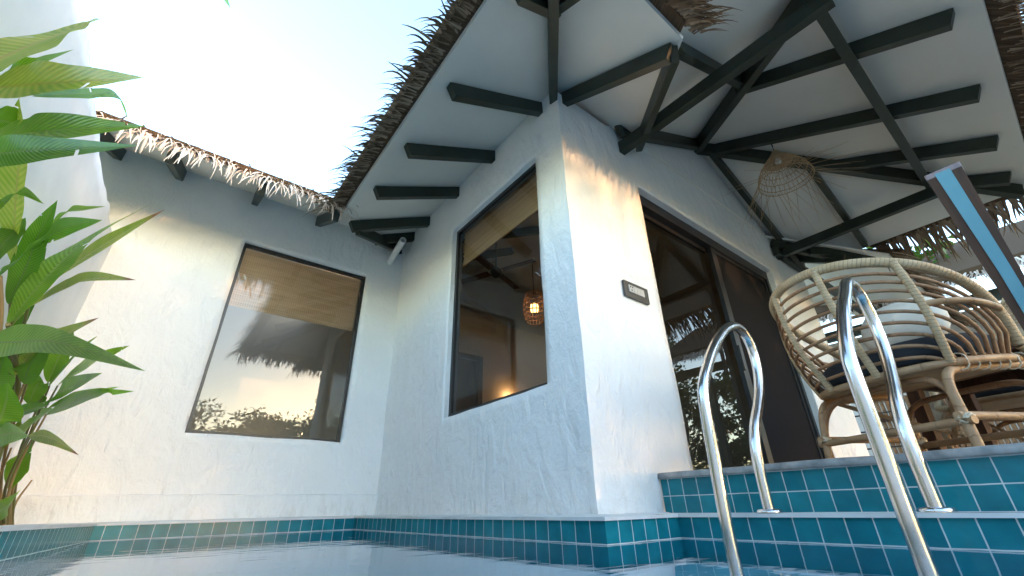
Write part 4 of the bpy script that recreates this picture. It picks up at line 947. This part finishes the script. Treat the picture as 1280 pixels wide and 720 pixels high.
mid_s = [([mbs, on_x(8,520,-.35), on_x(14,420,-.37), on_x(16,330,-.395)], .016, 'stem'), ([mbs+V(.02,.08,0), on_x(20,500,-.34), on_x(10,405,-.33)], .014, 'stem'),
         ([mbs+V(-.02,.1,0), on_x(-5,520,-.36), on_x(15,408,-.34)], .014, 'stem'), ([mbs+V(.05,-.05,0), on_x(-25,520,-.29), on_x(-20,430,-.27)], .014, 'stem'),
         ([mbs+V(.03,.02,0), on_x(-12,480,-.33), on_x(0,400,-.335), on_x(0,345,-.35)], .012, 'dry'), ([mbs+V(.03,.15,0), on_x(15,470,-.34), on_x(35,385,-.32)], .010, 'stem')]
heliconia('heliconia_plant', 'plant with a dry torn leaf tip pointing at the far window', mbs, mid_s, mid_l)
# far plant: the low bushy one at the corner
far_l = [
 (LP([(18,470),(45,435),(80,418),(124,397)], [-.33,-.325,-.32,-.315]), .10, fc(0,0,.2), 'leaf_torn', .2),
 (LP([(34,478),(30,455),(45,430),(62,425)], [-.34,-.335,-.33,-.33]), .15, fc(.2,0,0), 'leaf_dark', .1),
 (LP([(30,480),(36,460),(50,440),(60,436)], [-.31,-.31,-.31,-.31]), .14, fc(0,0,.1), 'leaf_dark', .1),
 (LP([(60,478),(72,450),(82,425),(94,412)], [-.34,-.34,-.34,-.335]), .12, fc(.1,0,0), 'leaf', .2),
 (LP([(62,482),(85,455),(105,435),(122,420)], [-.33,-.325,-.32,-.32]), .09, fc(0,0,.2), 'leaf', .2),
 (LP([(72,482),(100,462),(130,445),(162,432)], [-.31,-.305,-.30,-.295]), .10, fc(0,0,.25), 'leaf', .25),
 (LP([(58,506),(75,490),(100,478),(128,466)], [-.28,-.275,-.27,-.265]), .10, fc(0,0,.2), 'leaf_dark', .2),
 (LP([(60,510),(90,498),(120,490),(152,483)], [-.27,-.265,-.26,-.255]), .055, fc(0,0,.35), 'leaf', .35),
 (LP([(58,518),(90,504),(125,492),(168,489)], [-.26,-.255,-.25,-.245]), .075, fc(0,0,.3), 'leaf_dark', .3),
 (LP([(36,505),(42,490),(48,478),(50,470)], [-.33,-.33,-.33,-.33]), .13, fc(0,.0,0), 'leaf', .1),
 (LP([(46,520),(45,500),(48,485),(46,465)], [-.35,-.35,-.35,-.35]), .12, fc(0,0,0), 'leaf_dark', .1),
 (LP([(-10,540),(0,525),(8,500),(10,478)], [-.24,-.24,-.24,-.24]), .10, fc(.3,0,0), 'leaf', .1),
 (LP([(10,530),(25,518),(45,510),(62,506)], [-.30,-.30,-.30,-.30]), .06, fc(0,0,.3), 'leaf_dark', .4),
 (LP([(14,545),(35,535),(50,520),(66,510)], [-.30,-.30,-.30,-.30]), .08, fc(0,0,.2), 'leaf', .2),
 (LP([(36,545),(55,545),(75,553),(99,569)], [-.27,-.265,-.26,-.255]), .055, fc(0,0,.4), 'leaf_torn', .3),
 (LP([(-15,550),(0,545),(20,541),(36,545)], [-.25,-.25,-.25,-.25]), .075, fc(0,0,.2), 'leaf_dark', .2),
 (LP([(12,612),(22,590),(30,570),(46,545)], [-.31,-.31,-.31,-.31]), .10, fc(.1,0,0), 'leaf', .2),
 (LP([(-15,660),(0,640),(12,630),(26,612)], [-.27,-.27,-.27,-.27]), .075, fc(.1,0,0), 'leaf', .2),
 (LP([(4,560),(12,545),(20,530),(30,520)], [-.33,-.33,-.33,-.33]), .08, fc(.1,0,0), 'leaf_torn', .2),
 (LP([(0,500),(-4,480),(2,455),(6,440)], [-.32,-.32,-.32,-.32]), .14, fc(.1,0,0), 'leaf_dark', .2),
]
fb = V(-.325,2.35,-.03)
far_s = []
for (bx, by), (tx, ty), X0, m_ in (((14,652),(60,478),-.33,'stem'), ((8,652),(34,478),-.33,'dry'), ((20,650),(62,482),-.325,'stem'), ((2,655),(18,470),-.32,'stem'), ((10,652),(58,518),-.28,'dry'), ((18,652),(46,545),-.31,'dry'), ((6,652),(72,482),-.31,'stem'), ((-4,655),(30,480),-.31,'dry'), ((12,655),(36,545),-.27,'stem'), ((22,652),(40,600),-.33,'dry'), ((4,655),(14,560),-.33,'dry')):
    p0 = on_x(bx, by, -.325 if X0 < -.3 else -.30); p0.z = -.045*U
    p2 = LP([(tx, ty)], [X0])[0]; far_s.append(([p0, p0.lerp(p2,.5)+Vector((-.03,0,.0)), p2], .0075, m_))
heliconia('heliconia_plant', 'low bushy plant on thin stems in the corner beside the far white wall', fb, far_s, far_l)

# ------------------------------------------------------------------ trees
def tree(name, label, x, y, h, r, crown_z, m_='foliage', group=None, n=2600, leaf=.11, base=-.075, dens=1.0):
    root = empty(name, (x,y,base)); tag(root, label, 'tree', group)
    mb = MB(); tips = []
    def limb(p, d, l, rad, dep):
        pts = [p]; q = Vector(p); dd = Vector(d)
        for k in range(4): dd = (dd + Vector((random.gauss(0,.12), random.gauss(0,.12), .05))).normalized(); q = q+dd*l/4; pts.append(q.copy())
        mb.tube(pts, [rad*(1-.14*k) for k in range(5)], 7)
        if dep == 0: tips.append(q.copy()); return
        for k in range(3 if dep > 1 else 3):
            a = random.uniform(0,2*PI); nd = (dd*1.0 + Vector((math.cos(a), math.sin(a), .25))*random.uniform(.6,1.0)).normalized()
            limb(q, nd, l*random.uniform(.6,.85), rad*.55, dep-1)
    limb(Vector((0,0,0)), Vector((0,0,1)), crown_z, .05+.018*h, 2)
    mb.build('trunk', MT['bark'], root)
    cl = []
    for k in range(30):
        a = random.uniform(0,2*PI); rr = r*math.sqrt(random.random()); zz = crown_z*.75 + (h-crown_z*.75)*random.random(); cut = math.sqrt(max(.08, 1-((zz-(crown_z*.75+h)/2)/((h-crown_z*.75)*.56))**2))
        cl.append((Vector((rr*cut*math.cos(a), rr*cut*math.sin(a), zz)), random.uniform(.18,.36)*r))
    for tp in tips: cl.append((tp, .28*r))
    mb = MB()
    for k in range(n):
        c, s_ = random.choice(cl); d = Vector((random.gauss(0,1), random.gauss(0,1), random.gauss(0,.8))); d.normalize(); p = c + d*s_*random.random()**.4
        ax = Vector((random.gauss(0,1), random.gauss(0,1), random.gauss(-.2,.7))).normalized(); sd = ax.cross(Vector((random.random(),random.random(),random.random()+.1))).normalized(); L_ = leaf*random.uniform(.7,1.4); sh = random.random()
        mb.face([p, p+ax*L_*.45+sd*L_*.22, p+ax*L_, p+ax*L_*.45-sd*L_*.22], [(sh,0)]*4)
    mb.build('crown', MT[m_], root); return root
kinds = ['bushy round tree in the row across the garden, seen in the window reflections', ]
random.seed(21)
for x, y, h, r in ((5.5,-10.9,4.5,1.25),(5.2,-11.6,3.35,1.3),(7.4,-11.9,3.5,1.3),(9.4,-11.7,3.4,1.3),(3.4,-11.8,3.4,1.3)):  # tall tree and back row added to keep low sun off the walls
    tree('garden_tree', 'bushy garden tree added behind the row across the pool to block the low sun', x, y, h, r, h*.42, 'foliage', 'garden trees reflected in the windows', 2200, .17)
hd = MB()  # hedge filled in and sized to shade the lower walls from the sun
for k in range(12000):
    x = random.uniform(-5, 15); zt_ = 2.55+.22*noise.noise(Vector((x*1.1,0,0)))+.12*noise.noise(Vector((x*4,5,0))); p = Vector((x, -9.2-random.random()*.9, -.1+zt_*random.random()**.8)); ax = Vector((random.gauss(0,1),random.gauss(0,1),random.gauss(.2,.7))).normalized(); q_ = ax.cross(Vector((random.random(),random.random(),.5))).normalized(); l_ = random.uniform(.12,.25); sh = random.random()
    hd.face([p, p+ax*l_*.5+q_*l_*.25, p+ax*l_, p+ax*l_*.5-q_*l_*.25], [(sh,0)]*4)
tag(hd.build('hedge', MT['foliage']), 'dense green hedge across the garden, put in to block the low sun, reflected low in the door glass', 'hedge')
for i, (x, y, h, r) in enumerate(((-3.4,-9.6,3.3,1.4),(-1.5,-10.0,3.5,1.3),(.6,-9.5,3.3,1.4),(2.5,-10.1,3.5,1.35),(4.5,-9.6,3.3,1.5),(6.5,-10.2,3.45,1.5),(8.6,-9.7,3.3,1.4),(10.8,-10.0,3.6,1.6))):
    tree('garden_tree', 'bushy garden tree added behind the row across the pool to block the low sun', x, y, h, r, h*.42, 'foliage', 'garden trees reflected in the windows', 2200, .16)
tree('garden_tree', 'leafy tree with bright leaves beyond the far end of the porch', 8.8, 1.0, 6.6, 1.4, 4.9, 'foliage2', None, 2000, .2)
for x, y, h in ((13.0,-2.6,3.4),(13.3,-3.9,3.7),(13.0,-5.2,3.4),(14.6,-4.6,4.4)):
    tree('garden_bush', 'dense bush beyond the terrace, reflected low in the sliding door', x, y, h, 1.35, .7, 'foliage', 'bushes reflected in the sliding door', 3600, .16)
for x, y, h in ((7.6,-3.9,4.6),(10.2,-4.6,5.2),(13.0,-5.6,5.6)):
    tree('garden_tree', 'taller garden tree beside the terrace, reflected in the sliding door', x, y, h, 1.6, h*.36, 'foliage', 'trees reflected in the sliding door', 3400, .17)

# ------------------------------------------------------------------ neighbour pavilion beyond the terrace
pv = empty('thatched_pavilion', (9.6,.9,-.07)); tag(pv, 'white thatched pavilion beyond the terrace, framed by dark beams', 'pavilion'); pvl = Vector(pv.location)
def pvc(mb, name, m_, par=None, **k):
    o = mb.build(name, m_, par or pv, **k); o.location = -pvl if par is None else (0,0,0); return o
mb = MB(); mb.box((10.2,1.6,1.35), (.2,5.6,2.9)); mb.box((9.7,4.4,1.35), (1.2,.2,2.9)); pvc(mb, 'wall', MT['plaster'])
mb = MB(); A = [Vector((8.3,-2.2,2.72)), Vector((8.3,4.9,2.72)), Vector((10.6,4.9,4.05)), Vector((10.6,-2.2,4.05))]
mb.face(A); mb.face([p+Vector((-.03,0,.14)) for p in reversed(A)]); mb.face([A[0],A[1],A[1]+Vector((-.03,0,.14)),A[0]+Vector((-.03,0,.14))])
prf = pvc(mb, 'roof', MT['packed'])
mb = MB()
for k in range(900):
    y = -2.2+7.1*random.random(); strand(mb, Vector((8.33+random.random()*.12,y,2.80+random.random()*.07)), Vector((-1,random.gauss(0,.35),-.35)), EY, random.uniform(.2,.42), .03, .35, random.gauss(0,.15), random.random(), 4)
fo = mb.build('thatch_fringe', MT['thatch_pale'], prf)
mb = MB(); mb.beam((8.75,-2.1,2.62), (8.75,4.8,2.62), .1, .16); pvc(mb, 'tie_beam', MT['beam'])
for y in (-1.2,2.9): mb = MB(); mb.box((8.75,y,1.2), (.12,.12,2.6)); pvc(mb, 'post', MT['beam'])
straw_lamp(Vector((8.0,-.04,2.32)), 'small straw lampshade hanging under the far pavilion eave', .95, .30, 20)

# ------------------------------------------------------------------ garden wall with a metal grid gate
gw = MB(); gw.box((9.0,3.2,.75), (.15,5.0,1.75)); 
tag(gw.build('garden_wall', MT['plaster']), 'low cream garden wall behind the rattan chair legs', 'wall')
gt = empty('metal_grid_screen', (7.4,2.15,.15)); tag(gt, 'black metal grid screen standing beyond the rattan chair', 'screen')
for k in range(6): mb = MB(); mb.box((0,-.75+.30*k,.55), (.025,.025,1.1)); mb.build('upright', MT['black'], gt)
for k in range(6): mb = MB(); mb.box((.003,0,.03+.21*k), (.018,1.5,.018)); mb.build('crossbar', MT['black'], gt)

bf = empty('bamboo_fence', (8.4,1.1,.1)); tag(bf, 'tan bamboo fence panel seen between the rattan chair legs', 'fence')
mb = MB()
for k in range(26): mb.tube([Vector((random.gauss(0,.006),-.75+.06*k,0)), Vector((random.gauss(0,.006),-.75+.06*k,1.25+random.gauss(0,.03)))], .026, 7)
mb.build('bamboo_canes', MT['cane'], bf)
mb = MB(); mb.box((-.035,0,.25), (.03,1.6,.05)); mb.build('rail', MT['darkwood'], bf); mb = MB(); mb.box((-.035,0,.95), (.03,1.6,.05)); mb.build('rail', MT['darkwood'], bf)
# ------------------------------------------------------------------ light
EL = math.radians(6.0); sd_ = Vector((.45,-1,0)).normalized(); to_sun = Vector((sd_.x*math.cos(EL), sd_.y*math.cos(EL), math.sin(EL)))
sl = bpy.data.lights.new('sun', 'SUN'); sl.energy = .31; sl.angle = math.radians(.6); sl.color = (1,.52,.24)
so = bpy.data.objects.new('sun', sl); COL.objects.link(so); so.rotation_euler = (-to_sun).to_track_quat('-Z','Y').to_euler(); so.location = (3,-6,6)
W = bpy.data.worlds.new('World'); SC.world = W; W.use_nodes = True; N = W.node_tree.nodes; L = W.node_tree.links
sk = N.new('ShaderNodeTexSky'); sk.sky_type = 'NISHITA'; sk.sun_disc = False; sk.sun_elevation = EL; sk.sun_rotation = math.atan2(to_sun.x, to_sun.y)
sk.air_density = 1.0; sk.dust_density = .75; sk.ozone_density = 1.45; sk.altitude = 0
bg = N['Background']; bg.inputs['Strength'].default_value = .15; L.new(sk.outputs[0], bg.inputs['Color'])
vs = SC.view_settings; SC.display_settings.display_device = 'sRGB'; vs.view_transform = 'Standard'; vs.look = 'None'; vs.gamma = 1; vs.use_curve_mapping = False
vs.exposure = 3.74
SC.render.engine = 'CYCLES'; cy = SC.cycles
cy.max_bounces = 10; cy.transparent_max_bounces = 16; cy.diffuse_bounces = 5; cy.glossy_bounces = 6; cy.transmission_bounces = 8; cy.sample_clamp_indirect = 6; cy.use_denoising = True
